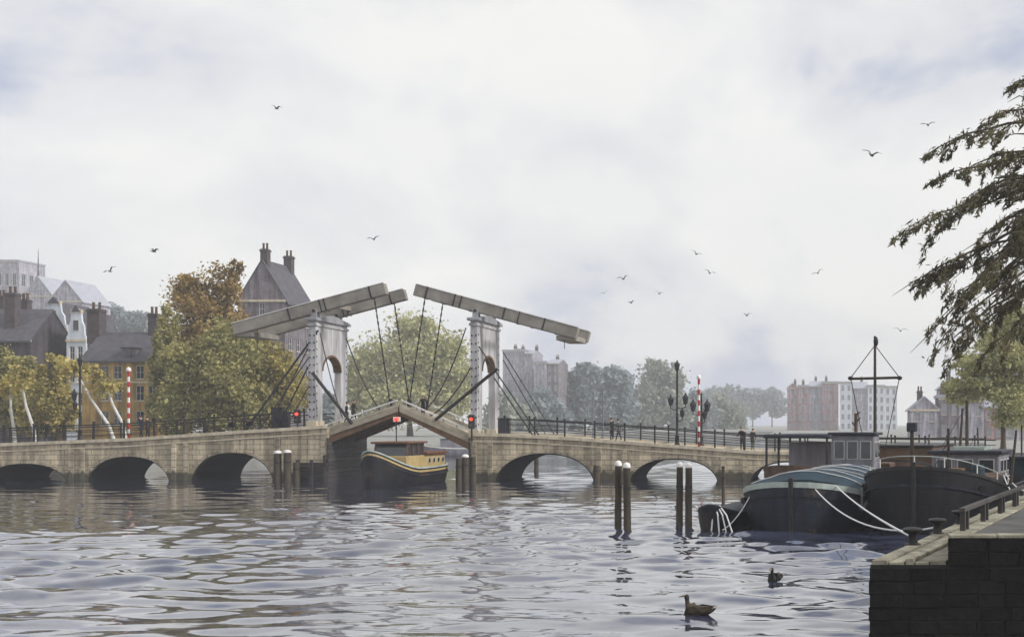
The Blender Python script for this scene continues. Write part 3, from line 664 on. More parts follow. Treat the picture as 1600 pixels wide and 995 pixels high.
mooring(434, 706, 102.6, 0.29, 'white-topped post by left bridge pier, left one of the pair', group=G)
mooring(449, 705, 102.6, 0.29, 'white-topped post by left bridge pier, right one of the pair', group=G)
mooring(463, 722, 103.0, 0.24, 'short brown post between white-topped pair and dark fender boards', white=False, group=G)
mooring(717, 716, 102.2, 0.25, 'leftmost of three dark fender posts at right bridge pier', white=False, group=G)
mooring(727, 712, 102.4, 0.27, 'middle of three dark fender posts at right bridge pier', white=True, group=G)
mooring(739, 714, 102.6, 0.25, 'rightmost of three dark fender posts at right bridge pier', white=False, group=G)
mooring(932, 727, 103.4, 0.26, 'single dark post on pier between the two right arches', white=False, group=G)
mooring(838, 716, 122, 0.22, 'post seen through the arch just right of the drawbridge', white=False, group=G)

# ------------------------------------------------------------------ boats
def hull(L, B, H, bow=2.2, stern=3.0, sheer=0.6, flare=0.9, draft=0.5, n=26, full_b=0.3, full_s=0.2, sheer_s=0.3):
    """returns MB of hull in local axes: bow at +x, centre at 0, waterline z=0; plus gunwale points"""
    st = []
    for i in range(n + 1):
        t = i / n; t = 0.5 - 0.5 * math.cos(math.pi * t)
        x = L / 2 - L * t
        b = 1.0
        if t < full_b: b = (1 - (1 - t / full_b) ** bow) ** (1 / bow)
        if t > 1 - full_s: b = min(b, (1 - ((t - 1 + full_s) / full_s) ** stern) ** (1 / stern) * 0.999 + 0.001)
        sh = H + sheer * max(0, 1 - t / 0.45) ** 2 + sheer_s * max(0, (t - 0.6) / 0.4) ** 2
        st.append((x, max(0.015, b * B / 2), sh))
    m = MB(); lv = [(-draft, 0.55), (0.0, 0.86), (0.35, 0.95), (0.72, 1.0), (1.0, 1.0 * flare + (1 - flare) * 1.0)]
    V = []; G_ = []
    for x, b, sh in st:
        row = []
        for k, (f, w) in enumerate(lv):
            z = -draft if k == 0 else sh * f; xx = x + (0.06 * L * 0.12 * (1 - w) * (-1 if x > 0 else 1))
            row.append((xx, b * w, z))
        V.append(row); G_.append((x, b, sh))
    nl = len(lv)
    for side in (1, -1):
        vs = [(p[0], p[1] * side, p[2]) for r in V for p in r]
        m.add(vs, [(i * nl + k, i * nl + k + 1, (i + 1) * nl + k + 1, (i + 1) * nl + k) for i in range(n) for k in range(nl - 1)])
    for e_ in (0, n):
        vs = [(p[0], p[1], p[2]) for p in V[e_]] + [(p[0], -p[1], p[2]) for p in V[e_]]
        m.add(vs, [(k, k + 1, nl + k + 1, nl + k) for k in range(nl - 1)])
    dk = MB()  # deck slightly below gunwale
    dv = [(x, b * 0.97, z - 0.22) for x, b, z in G_] + [(x, -b * 0.97, z - 0.22) for x, b, z in G_]
    dk.add(dv, [(i, i + 1, n + 1 + i + 1, n + 1 + i) for i in range(n)])
    return m, G_, dk
def strake(G_, h, out, z0=0.0, side_pts=None):
    m = MB()
    for s_ in (1, -1):
        for (x, b, z), (x2, b2, z2) in zip(G_, G_[1:]):
            a = [(x, s_ * (b + out), z + z0 - h), (x2, s_ * (b2 + out), z2 + z0 - h), (x2, s_ * max(0.0, b2 - 0.09), z2 + z0 - h), (x, s_ * max(0.0, b - 0.09), z + z0 - h)]
            c_ = [(p[0], p[1], p[2] + h) for p in a]
            m.hexa(a + c_)
    x, b, z = G_[0]; m.box(x - 0.02, x + out, -b - out, b + out, z + z0 - h, z + z0)
    return m
def boat_root(name, label, cat, bow, d, L, **kw):
    d = Vector((d[0], d[1])).normalized()   # direction stern -> bow
    c = Vector(bow[:2]) - d * L / 2
    return thing(name, label, cat, (c.x, c.y, 0), math.atan2(d.y, d.x), local=True, **kw)
def pipe(parent, pts, r, m, name, n=6): return MB().tube(pts, r, n).build(name, m, parent, smooth=True)
def win_row(parent, xs, y, z0, z1, w, sgn, m=None):
    for x in xs:
        f = MB().box(x - w / 2, x + w / 2, min(y, y + sgn * 0.04), max(y, y + sgn * 0.04), z0, z1).build('window', FRAME, parent)
        MB().box(x - w / 2 + 0.05, x + w / 2 - 0.05, min(y + sgn * 0.03, y + sgn * 0.055), max(y + sgn * 0.03, y + sgn * 0.055), z0 + 0.05, z1 - 0.05).build('pane', GLASS, f)

# A: blue-black barge with pale strake, blue hatch tarpaulin and a wheelhouse aft
dA = (-0.19, -0.98)
A = boat_root('barge', 'blue-black barge with pale curved gunwale and blue tarpaulin, bow towards viewer', 'boat', (XX(1236, 54.5), 54.5), dA, 19)
m, GA, dk = hull(19, 5.9, 1.25, bow=2.3, full_b=0.24, sheer=0.95, draft=0.6)
hA = m.build('hull', HULLB, A, smooth=True); dk.build('deck', RUST, A)
strake(GA, 0.24, 0.07).build('gunwale', STRAKE, A); strake(GA, 0.07, 0.05, -0.62).build('rubbing_strake', HULLK, hA)
q = MB(); nn = 10     # vaulted tarpaulin over the hold
for i in range(24):
    for j in range(nn):
        pass
tv = []; 
for i in range(25):
    x = 7.3 - 11.7 * i / 24; env = min(1, (i + 1) / 3, (25 - i) / 2)
    for j in range(13):
        y = -2.6 + 5.2 * j / 12; z = 1.25 + (0.42 + 0.85 * math.cos(y / 2.6 * 1.30)) * (0.6 + 0.4 * env) + 0.06 * mnoise.noise(Vector((x * 1.2, y * 1.5, 3.1))) + 0.03 * math.cos(x * 4.2)
        tv.append((x, y, z))
fs = [(i * 13 + j, i * 13 + j + 1, (i + 1) * 13 + j + 1, (i + 1) * 13 + j) for i in range(24) for j in range(12)]
q.add(tv, fs)
sk = [(x, y, 0.95) for x, y, z in tv]
for ring in ([i * 13 for i in range(25)], [i * 13 + 12 for i in range(25)], list(range(13)), list(range(24 * 13, 25 * 13))):
    for a_, b_ in zip(ring, ring[1:]): q.add([tv[a_], tv[b_], sk[b_], sk[a_]], [(0, 1, 2, 3)])
tp_ = q.build('tarpaulin', TARPB, A, smooth=True)
for i in range(2, 24, 4):    # lashings over the cover
    MB().tube([Vector(tv[i * 13 + j]) + Vector((0, 0, 0.025)) for j in range(13)] + [Vector(tv[i * 13 + 12]) + Vector((0, 0.03, -0.3))], 0.022, 5).build('lashing', ROPE, tp_, smooth=True)
w = MB().box(-6.6, -4.8, -1.15, 1.15, 0.9, 4.05).build('wheelhouse', CABIN, A, bevel=0.06)
MB().box(-6.85, -4.55, -1.32, 1.32, 4.05, 4.2).build('roof', ROOFD, A, bevel=0.05)
win_row(w, (-0.72, ), 0, 0, 0.01, 0.01, 1) if False else None
for y in (-0.72, 0.0, 0.72):
    f = MB().box(-4.82, -4.76, y - 0.3, y + 0.3, 2.75, 3.75).build('window', FRAME, w); MB().box(-4.78, -4.745, y - 0.25, y + 0.25, 2.8, 3.7).build('pane', GLASS, f)
win_row(w, (-6.2, -5.3), 1.15, 2.8, 3.7, 0.6, 1); win_row(w, (-6.2, -5.3), -1.15, 2.8, 3.7, 0.6, -1)
MB().box(-9.0, -6.9, -1.7, 1.7, 0.9, 2.5).build('cabin_trunk', RUST, A, bevel=0.08)
# mast with yard and stays
mt = pipe(A, [(-7.3, 0.8, 1.0), (-7.3, 0.8, 9.5)], [0.11, 0.07], POST, 'mast', 8)
pipe(mt, [(-7.3, -0.6, 7.15), (-7.3, 2.2, 7.2)], 0.075, POST, 'yard', 8)
MB().blob((-7.3, 0.85, 9.2), 0.14, 0.14, 0.28).build('masthead_light', IRON, mt, smooth=True)
for s_ in (-0.57, 2.17):
    pipe(mt, [(-7.3, 0.8, 9.0), (-7.3, s_, 7.2)], 0.025, IRON, 'lift_line', 5); pipe(mt, [(-7.3, s_, 7.2), (-7.3, 0.8 + (s_ - 0.8) * 0.4, 3.2)], 0.025, IRON, 'stay', 5)
    MB().blob((-7.3, s_, 7.18), 0.16, 0.16, 0.12).build('block', IRON, mt)
# white side rail on the quay side with short stanchions, bow fittings
for i in range(7):
    x = 5.2 - i * 1.1; pipe(A, [(x, 2.55, 1.2), (x, 2.6, 2.15)], 0.045, WHITE, 'stanchion')
pipe(A, [(5.2, 2.6, 2.15), (-1.4, 2.6, 2.1)], 0.04, WHITE, 'side_rail')
for s_ in (-0.5, 0.5):
    MB().lathe((7.9, s_, 1.6), [(0.13, 0), (0.11, 0.4), (0.17, 0.45), (0.17, 0.52)], 10).build('bitts', IRON, A)
for s_, x in ((2.9, 4.5), (2.95, 1.5), (-2.98, 5.5), (-3.0, 2.5)):
    MB().tube([(x, s_ + 0.12 * (1 if s_ > 0 else -1), 0.25), (x, s_ + 0.12 * (1 if s_ > 0 else -1), 0.95)], [0.14, 0.14], 10).build('fender', RUST, A, smooth=True)

# B: big black barge moored along the quay
dB = (-0.255, -0.967)
Bb = boat_root('barge', 'big black barge with white bow rail and dark cabin, moored beside the quay', 'boat', (XX(1428, 53.5), 53.5), dB, 22)
m, GB, dk = hull(22, 6.1, 1.75, bow=2.4, full_b=0.26, sheer=1.15, draft=0.7)
hB = m.build('hull', HULLK, Bb, smooth=True); dk.build('deck', RUST, Bb)
strake(GB, 0.14, 0.06).build('gunwale', IRON, Bb); strake(GB, 0.1, 0.07, -0.75).build('rubbing_strake', HULLB, hB)
rail = [(x * 0.985, b * 0.93, z + 0.42) for x, b, z in GB[0:13]]
full = [(x, -y, z) for x, y, z in reversed(rail)] + rail
pipe(Bb, full, 0.02, STRAKE, 'bow_rail')
for x, b, z in full[::3]: pipe(Bb, [(x, b, z - 0.6), (x, b, z)], 0.026, WHITE, 'stanchion')
MB().box(-6.3, -2.2, -1.75, 1.75, 1.4, 3.1).build('cabin', CABIN, Bb, bevel=0.08)
MB().box(-6.5, -1.9, -1.95, 1.95, 3.1, 3.28).build('roof', ROOFD, Bb, bevel=0.05)
for y in (-1.1, 0, 1.1):
    f = MB().box(-2.22, -2.16, y - 0.42, y + 0.42, 2.1, 2.85).build('window', FRAME, Bb); MB().box(-2.18, -2.14, y - 0.36, y + 0.36, 2.16, 2.79).build('pane', GLASS, f)
win_row(Bb, (-5.4, -4.2, -3.0), 1.75, 2.15, 2.8, 0.75, 1); win_row(Bb, (-5.4, -4.2, -3.0), -1.75, 2.15, 2.8, 0.75, -1)
for i in range(5):
    MB().box(-3.2 - i * 0.55, -2.85 - i * 0.55, -0.9 + 0.1 * (i % 2), 0.9, 3.28, 3.42 + 0.03 * (i % 3)).build('roof_crate', STRAKE, Bb)
MB().box(-1.6, 5.0, -2.1, 2.1, 1.5, 2.05).build('hatch_coaming', IRON, Bb, bevel=0.05)
for i in range(11): MB().box(-1.55 + i * 0.6, -1.0 + i * 0.6, -2.15, 2.15, 2.05, 2.16 + random.uniform(-.01, .01)).build('hatch_board', RUST, Bb, bevel=0.015)
mb_ = pipe(Bb, [(-4.6, -0.3, 3.2), (-4.6, -0.3, 5.9)], [0.1, 0.08], POST, 'mast', 8); pipe(mb_, [(-4.6, -0.3, 5.7), (-1.9, -1.2, 3.4)], 0.02, IRON, 'stay', 5)
pipe(Bb, [(-5.0, -0.75, 3.2), (-4.95, -0.6, 5.5)], [0.08, 0.06], POST, 'derrick', 8)
pm_ = pipe(Bb, [(5.6, -1.2, 1.7), (5.6, -1.2, 4.35)], 0.09, POST, 'lamp_post', 8); MB().box(5.4, 5.8, -1.42, -0.98, 4.3, 4.72).build('lamp_head', ROOFD, pm_, bevel=0.04)
p2 = pipe(Bb, [(4.2, 0.25, 1.8), (4.2, 0.25, 4.45)], 0.06, POST, 'jack_staff', 8); pipe(p2, [(4.2, 0.25, 3.9), (4.2, -0.6, 2.3)], 0.02, IRON, 'stay', 5)
for y in (-0.6, 0.6): MB().lathe((8.6, y, 2.2), [(0.15, 0), (0.12, 0.42), (0.2, 0.47), (0.2, 0.55)], 10).build('bitts', WHITE if y < 0 else IRON, Bb)
MB().box(7.3, 8.0, -0.5, 0.5, 2.0, 2.75).build('windlass', IRON, Bb, bevel=0.1)

for root, Gx, Hh in ((A, GA, 0.9), (Bb, GB, 1.1)):   # stem post, rubbing beads, hawse pipes
    x, b, z = Gx[0]
    MB().prism([(x - 0.1, -0.09, -0.6), (x + 0.1, -0.09, -0.6), (x + 0.16, -0.09, z + 0.18), (x - 0.1, -0.09, z + 0.18)], (0, 0.18, 0)).build('stem_post', IRON, root, bevel=0.03)
    for s_ in (1, -1):
        x2, b2, z2 = Gx[5]; MB().tube([(x2 - 0.15, s_ * (b2 - 0.1), z2 - 0.55), (x2 + 0.12, s_ * (b2 + 0.10), z2 - 0.6)], 0.16, 12).build('hawse_pipe', IRON, root, smooth=True)
x2, b2, z2 = GB[5]; an = Vector((x2 + 0.16, -(b2 + 0.16), z2 - 0.7)); ah = MB()
ah.bar(an + Vector((0, 0, 0.1)), an + Vector((0, 0, -0.85)), 0.1, 0.1); ah.bar(an + Vector((-0.28, 0.18, -0.5)), an + Vector((0, 0, -0.88)), 0.1, 0.12); ah.bar(an + Vector((0.25, -0.2, -0.5)), an + Vector((0, 0, -0.88)), 0.1, 0.12); ah.build('anchor', GREYP_, Bb)
for s_ in (1, -1):   # row of round scuttles along the sides
    for k_ in range(5):
        f = MB().tube([(-2.0 - k_ * 1.4, s_ * 3.0, 1.2), (-2.0 - k_ * 1.4, s_ * 3.09, 1.2)], 0.17, 12).build('scuttle', WHITE, Bb)
# C: brown salon boat with flat canopy behind barge A
Cc = boat_root('canopy_boat', 'brown boat with flat dark canopy on posts behind the blue tarpaulin', 'boat', (XX(1228, 79), 79), (-0.25, -0.97), 13)
m, GC, dk = hull(13, 4.6, 1.6, bow=2.2, full_b=0.3, sheer=0.5)
m.build('hull', RUST, Cc, smooth=True); dk.build('deck', BROWN, Cc); strake(GC, 0.15, 0.05).build('gunwale', RUST, Cc)
MB().box(-3.6, 4.4, -2.2, 2.2, 3.72, 3.98).build('canopy', ROOFD, Cc, bevel=0.09)
for x in (4.2, 1.6, -1.0, -3.4):
    for y in (-2.0, 2.0): MB().box(x - 0.06, x + 0.06, y - 0.06, y + 0.06, 1.3, 3.75).build('canopy_post', IRON, Cc)
cc_ = MB().box(-3.4, 0.2, -1.7, 1.7, 1.3, 3.4).build('saloon', CABIN, Cc, bevel=0.05); win_row(cc_, (-2.6, -1.0), -1.7, 2.2, 3.1, 1.1, -1); win_row(cc_, (-2.6, -1.0), 1.7, 2.2, 3.1, 1.1, 1)
pc = pipe(Cc, [(-1.6, 2.45, 1.2), (-1.6, 2.45, 5.35)], 0.12, RUST, 'mast', 8)
for z, s_ in ((4.7, 0.3), (5.1, 0.25), (4.4, -0.25)): pipe(pc, [(-1.6, 2.45, z), (-1.6, 2.45 + s_, z + 0.35)], 0.06, RUST, 'mast_step')

# D: low brown barge behind, right of the wheelhouse
D = boat_root('barge', 'low rust-brown barge lying behind the wheelhouse and black barge', 'boat', (XX(1398, 80), 80), (-0.25, -0.97), 16)
m, GD, dk = hull(16, 4.6, 1.7, bow=2.2, full_b=0.3, sheer=0.7); m.build('hull', RUST, D, smooth=True); dk.build('deck', BROWN, D); strake(GD, 0.12, 0.05).build('gunwale', IRON, D)
MB().box(-3, 5.2, -1.9, 1.9, 1.4, 3.15).build('deckhouse', RUST, D, bevel=0.1); MB().box(-3.1, 5.35, -2.0, 2.0, 3.15, 3.28).build('roof', IRON, D, bevel=0.04)

Hh_ = boat_root('work_boat', 'dark low work boat with blue-grey cabin at right edge beyond the quay rail', 'boat', (XX(1578, 66), 66), (-0.2, -0.98), 10)
m, GH, dk = hull(10, 3.0, 1.35, bow=2.2, full_b=0.3, sheer=0.6); m.build('hull', HULLK, Hh_, smooth=True); dk.build('deck', RUST, Hh_); strake(GH, 0.12, 0.05).build('gunwale', IRON, Hh_)
MB().box(-2.6, 1.2, -1.05, 1.05, 1.0, 2.75).build('cabin', TARPB, Hh_, bevel=0.06); MB().box(-2.8, 1.4, -1.2, 1.2, 2.75, 2.88).build('roof', ROOFD, Hh_, bevel=0.04)
win_row(Hh_, (-1.8, -0.6, 0.5), -1.05, 1.8, 2.45, 0.7, -1); pipe(Hh_, [(0.2, 0.3, 2.8), (0.2, 0.3, 4.6)], 0.05, POST, 'mast'); pipe(Hh_, [(3.6, -0.9, 1.2), (3.6, -0.9, 2.4), (-2.6, -1.2, 2.2)], 0.03, IRON, 'guard_wire')
for nm, (root, x, y, z, sx_, sy_, sz_, mm) in {}.items(): pass
def deck_thing(name, root, p, build, label, cat):
    q_ = wpt0(root, p); t = thing(name, label, cat, q_, root.rotation_euler.z, local=True); build(t); return t
def wpt0(root, p): return Matrix.Translation(root.location) @ Matrix.Rotation(root.rotation_euler.z, 4, 'Z') @ Vector(p)
def crate(t):
    MB().box(-0.45, 0.45, -0.35, 0.35, 0.04, 0.6).build('box', RUST, t, bevel=0.02)
    for z in (0.1, 0.34, 0.56): MB().box(-0.48, 0.48, -0.38, 0.38, z, z + 0.09).build('batten', BROWN, t)
def coil(t):
    pts = [Vector((0.42 * math.cos(a), 0.42 * math.sin(a), 0.05 + 0.02 * a)) for a in [i * 0.42 for i in range(60)]]
    MB().tube(pts, 0.045, 5).build('coiled_rope', ROPE, t, smooth=True)
def barrel(t): 
    MB().lathe((0, 0, 0), [(0.26, 0), (0.31, 0.2), (0.32, 0.42), (0.31, 0.64), (0.26, 0.85), (0.2, 0.86)], 14).build('barrel', TARPB, t, smooth=True)
    for z in (0.2, 0.62): MB().lathe((0, 0, z), [(0.315, 0), (0.33, 0.02), (0.33, 0.05), (0.315, 0.07)], 14).build('hoop', IRON, t)
deck_thing('crate', Bb, (6.1, 0.9, 2.0), crate, 'wooden crate on foredeck of black barge', 'crate'); deck_thing('barrel', Bb, (5.9, 1.9, 1.95), barrel, 'blue barrel on foredeck of black barge beside crate', 'barrel')
deck_thing('rope_coil', Bb, (7.0, -1.2, 2.0), coil, 'coil of white rope on foredeck of black barge', 'rope'); deck_thing('barrel', A, (-3.9, 1.5, 1.1), barrel, 'blue barrel beside wheelhouse of blue-black barge', 'barrel')
deck_thing('crate', A, (-4.1, -1.9, 1.1), crate, 'wooden crate behind blue tarpaulin beside wheelhouse', 'crate')
for k_, (px, yt, Y, ln, lab) in enumerate(((1449, 678, 84, 0.12, 'thin mast of brown barge, left of black barge cabin'), (1532, 668, 86, -0.2, 'slanting thin mast seen above black barge cabin'), (1562, 690, 78, 0.1, 'short thin mast near right edge behind work boat'))):
    x = XX(px, Y); t = thing('boat_mast', lab, 'mast', (x, Y, -0.4)); MB().tube([(x, Y, -0.4), (x + ln, Y, ZZ(yt, Y))], [0.09, 0.05], 8).build('spar', POST, t, smooth=True); MB().tube([(x + ln * 0.9, Y, ZZ(yt, Y) - 0.3), (x - 1.2, Y + 0.4, 2.2)], 0.018, 5).build('stay', IRON, t)
# E: small dark dinghy with white lines over its bow
E = boat_root('dinghy', 'small dark dinghy with white lines hanging over its bow beside barge', 'boat', (XX(1108, 55.2), 55.2), (-0.22, -0.975), 5.4)
m, GE, dk = hull(5.4, 2.15, 0.72, bow=2.0, full_b=0.5, sheer=0.45, sheer_s=0.1, draft=0.25, n=18); m.build('hull', HULLK, E, smooth=True); strake(GE, 0.07, 0.03).build('gunwale', HULLB, E)
cv = MB(); rows = []
for i, (x, b, z) in enumerate(GE): rows.append([(x, b * 0.98 * (j / 4 - 1), z + 0.26 * (1 - (j / 4 - 1) ** 2) * min(1, b)) for j in range(9)])
cv.add([p for r in rows for p in r], [(i * 9 + j, i * 9 + j + 1, (i + 1) * 9 + j + 1, (i + 1) * 9 + j) for i in range(len(rows) - 1) for j in range(8)]); cv.build('boat_cover', HULLB, E, smooth=True)
for k_, (y0, y1) in enumerate(((0.05, 0.12), (0.15, 0.5), (0.25, 0.85), (0.35, 1.15))):
    pipe(E, [(2.35, y0, 1.12), (2.6 + 0.05 * k_, (y0 + y1) / 2 + 0.05, 0.75), (2.75 + 0.1 * k_, y1, 0.05)], 0.035, ROPE, 'white_line')

# F: passenger boat coming through the opening
Fb = boat_root('canal_boat', 'dark-hulled canal boat with ochre cabin coming through the drawbridge opening', 'boat', (XX(583, 92.0), 92.0), (-0.03, -1.0), 11.5, sc=1.12)
m, GF, dk = hull(11.5, 3.1, 1.2, bow=1.9, full_b=0.42, sheer=1.25, sheer_s=0.15, draft=0.5)
hF = m.build('hull', HULLK, Fb, smooth=True); dk.build('deck', BROWN, Fb); strake(GF, 0.09, 0.05).build('gunwale', STRAKE, Fb); strake(GF, 0.13, 0.03, -0.20).build('ochre_band', OCHREB, hF); strake(GF, 0.07, 0.06, -0.5).build('rubbing_strake', HULLB, hF)
ca = MB().prism([(2.4, -1.2, 1.0), (2.4, 1.2, 1.0), (2.4, 1.15, 2.0), (2.4, -1.15, 2.0)], (-7.4, 0, 0)).build('cabin', OCHREB, Fb, bevel=0.06)
for s_ in (1, -1):
    for x in (-1.7, -2.6, -3.5, -4.4):
        f = MB().tube([(x, s_ * 1.17, 1.6), (x, s_ * 1.22, 1.6)], 0.22, 14).build('porthole', FRAME, ca); MB().tube([(x, s_ * 1.2, 1.6), (x, s_ * 1.235, 1.6)], 0.18, 14).build('pane', GLASS, f)
MB().box(-5.1, -0.9, -1.35, 1.35, 2.0, 2.2).build('cabin_roof', REDB, Fb, bevel=0.06)
wh = MB().prism([(2.3, -1.1, 2.0), (2.3, 1.1, 2.0), (2.05, 1.0, 2.8), (2.05, -1.0, 2.8)], (-3.3, 0, 0)).build('wheelhouse', GLASS, Fb)
for x in (2.2, 1.2, 0.2, -0.8):
    for s_ in (1, -1): MB().bar((x, s_ * 1.12, 1.98), (x - 0.12, s_ * 1.03, 2.82), 0.09, 0.09).build('window_post', REDB, wh)
MB().box(-1.3, 2.5, -1.25, 1.25, 2.81, 2.95).build('wheelhouse_roof', REDB, Fb, bevel=0.05)
pipe(Fb, [(1.2, 0, 2.95), (1.2, 0, 4.4)], 0.04, IRON, 'mast'); MB().blob((5.0, 0, 2.05), 0.16, 0.16, 0.1).build('bow_light', WHITE, Fb)

# G: hazy far boat moored beyond the opening
Gg = boat_root('moored_boat', 'pale grey covered boat moored far beyond the drawbridge opening', 'boat', (XX(655, 178), 178), (-0.95, -0.3), 12)
m, GG, dk = hull(12, 3.6, 1.2, sheer=0.5); m.build('hull', CABIN, Gg, smooth=True); dk.build('deck', CABIN, Gg); strake(GG, 0.15, 0.05).build('gunwale', WHITE, Gg)
MB().box(-4.5, 3.2, -1.4, 1.4, 1.0, 2.5).build('cabin', CABIN, Gg, bevel=0.1); MB().box(-4.7, 3.4, -1.55, 1.55, 2.5, 2.62).build('roof', STRAKE, Gg)

# mooring lines (each a thing of its own) and quay furniture
def wpt(root, p):
    return Matrix.Translation(root.location) @ Matrix.Rotation(root.rotation_euler.z, 4, 'Z') @ Vector(p)
def line(a, b, sag, r, label, name='mooring_line'):
    pts = []; a = Vector(a); b = Vector(b)
    for i in range(17):
        t = i / 16; c_ = a.lerp(b, t); c_.z -= sag * 4 * t * (1 - t); pts.append(c_)
    o = MB().tube(pts, r, 6).build(name, ROPE, None, smooth=True, label=label, cat='rope', loc=a); return o
def quay_bollard(s, n, label):
    p = QP(s, n, 1.84); t = thing('bollard', label, 'bollard', p, group='bollards on the quay edge')
    MB().lathe(p, [(0.2, 0), (0.2, 0.04), (0.12, 0.08), (0.10, 0.26), (0.13, 0.3)], 12).build('shaft', IRON, t, smooth=True)
    MB().lathe(p + Vector((0, 0, 0.29)), [(0.15, 0), (0.23, 0.05), (0.24, 0.1), (0.2, 0.13), (0.05, 0.15)], 12).build('head', IRON, t, smooth=True)
    return p + Vector((0, 0, 0.2))
bq1 = quay_bollard(3.6, 0.12, 'nearest of the black bollards on quay edge'); bq2 = quay_bollard(6.6, 0.12, 'middle black bollard on quay edge'); bq3 = quay_bollard(9.8, 0.14, 'farthest black bollard on quay edge, by the low rail')
line(wpt(A, (7.9, 1.6, 2.0)), bq1, 0.15, 0.028, 'tauter white mooring line from barge bow to nearest bollard')
line(wpt(A, (7.9, 0.5, 2.05)), bq2, 0.75, 0.028, 'slack white mooring line from barge bow to middle bollard')
line(wpt(A, (8.2, -2.0, 1.8)), wpt(E, (2.7, 0.6, 0.1)), 0.25, 0.025, 'white line from barge bow down to dinghy')
line(wpt(Bb, (4.6, 2.9, 2.3)), QP(21.5, 0.3, 2.0), 0.25, 0.03, 'white mooring line from black barge to quay, lower of two')
line(wpt(Bb, (3.9, 2.9, 2.35)), QP(24.5, 0.4, 2.1), 0.3, 0.03, 'white mooring line from black barge to quay, upper of two')
# low timber guard rail along the terrace edge
gr = thing('guard_rail', 'low dark timber guard rail along the raised quay edge', 'railing', t0 + Vector((0, 0, 2.4)))
pmh = MB().box(-0.055, 0.055, -0.055, 0.055, -0.04, 0.44).mesh('post', DARKPL)
s = 0.9; kk = 0
while s < 45:
    q0 = t0 + QD * s + QN * 0.13 + Vector((0, 0, 2.4)); share('post', pmh, gr, q0, (0, 0, -R(15))); s += 0.45 if kk % 2 == 0 else 2.3; kk += 1
for k_ in range(9):
    a = t0 + QD * (0.8 + k_ * 5) + QN * 0.13; b = t0 + QD * (0.8 + k_ * 5 + 4.98) + QN * 0.13
    MB().bar(a + Vector((0, 0, 2.86)), b + Vector((0, 0, 2.86)), 0.13, 0.09).build('rail', DARKPL, gr, bevel=0.01)
for px, yt, Y, lab in ((1583, 672, 47, 'slim leaning pole on quay near right edge, taller one'),):
    x = XX(px, Y); t = thing('quay_pole', lab, 'pole', (x, Y, 2.37)); MB().tube([(x - 0.1, Y, 2.37), (x + 0.12, Y, ZZ(yt, Y))], [0.06, 0.045], 8).build('shaft', POST, t, smooth=True); MB().lathe((x - 0.1, Y, 2.37), [(0.13, 0), (0.13, 0.07), (0.07, 0.12)], 8).build('foot', IRON, t)

# ------------------------------------------------------------------ buildings
def panel(m, org, u, w, h, holes, depth, nrm):
    """wall sheet from org along u (width w) and up (height h) with real window openings and reveals"""
    us = sorted({0, w} | {v for a in holes for v in (a[0], a[1])}); zs = sorted({0, h} | {v for a in holes for v in (a[2], a[3])})
    org = Vector(org); u = Vector(u); z = Vector((0, 0, 1)); nv = Vector(nrm)
    for a, b in zip(us, us[1:]):
        for c_, d in zip(zs, zs[1:]):
            mu, mz = (a + b) / 2, (c_ + d) / 2
            if any(q[0] < mu < q[1] and q[2] < mz < q[3] for q in holes): continue
            m.add([org + u * a + z * c_, org + u * b + z * c_, org + u * b + z * d, org + u * a + z * d], [(0, 1, 2, 3)])
    for q in holes:
        c4 = [org + u * q[0] + z * q[2], org + u * q[1] + z * q[2], org + u * q[1] + z * q[3], org + u * q[0] + z * q[3]]
        for p, r_ in zip(c4, c4[1:] + c4[:1]): m.add([p, r_, r_ - nv * depth, p - nv * depth], [(0, 1, 2, 3)])
def windows(parent, org, u, holes, nrm, depth=0.16, bars=True):
    org = Vector(org); u = Vector(u); z = Vector((0, 0, 1)); nv = Vector(nrm)
    for q in holes:
        w_, h_ = q[1] - q[0], q[3] - q[2]; c_ = org + u * (q[0] + w_ / 2) + z * (q[2] + h_ / 2) - nv * (depth - 0.03)
        f = MB(); t_ = 0.08
        for s_ in (-1, 1):
            f.bar(c_ + u * s_ * (w_ / 2 - t_ / 2) - z * h_ / 2, c_ + u * s_ * (w_ / 2 - t_ / 2) + z * h_ / 2, t_, 0.07, up=nv)
            f.bar(c_ + z * s_ * (h_ / 2 - t_ / 2) - u * (w_ / 2 - t_), c_ + z * s_ * (h_ / 2 - t_ / 2) + u * (w_ / 2 - t_), 0.07, t_)
        if bars: f.bar(c_ - u * (w_ / 2 - t_), c_ + u * (w_ / 2 - t_), 0.05, 0.05); f.bar(c_ - z * (h_ / 2 - t_), c_ + z * (h_ / 2 - t_), 0.05, 0.045, up=nv)
        o = f.build('window', FRAME, parent)
        pc_ = c_ - nv * 0.035
        g = MB().add([pc_ - u * w_ / 2 - z * h_ / 2, pc_ + u * w_ / 2 - z * h_ / 2, pc_ + u * w_ / 2 + z * h_ / 2, pc_ - u * w_ / 2 + z * h_ / 2], [(0, 1, 2, 3)]); g.build('pane', GLASS, o)
        sc_ = c_ - z * (h_ / 2 + 0.05) + nv * 0.15
        MB().bar(sc_ - u * (w_ / 2 + 0.08), sc_ + u * (w_ / 2 + 0.08), 0.2, 0.09).build('sill', STONE_L, o)
def grid(u0, n, du, w, rows): return [(u0 + i * du, u0 + i * du + w, z0, z0 + h) for z0, h in rows for i in range(n)]
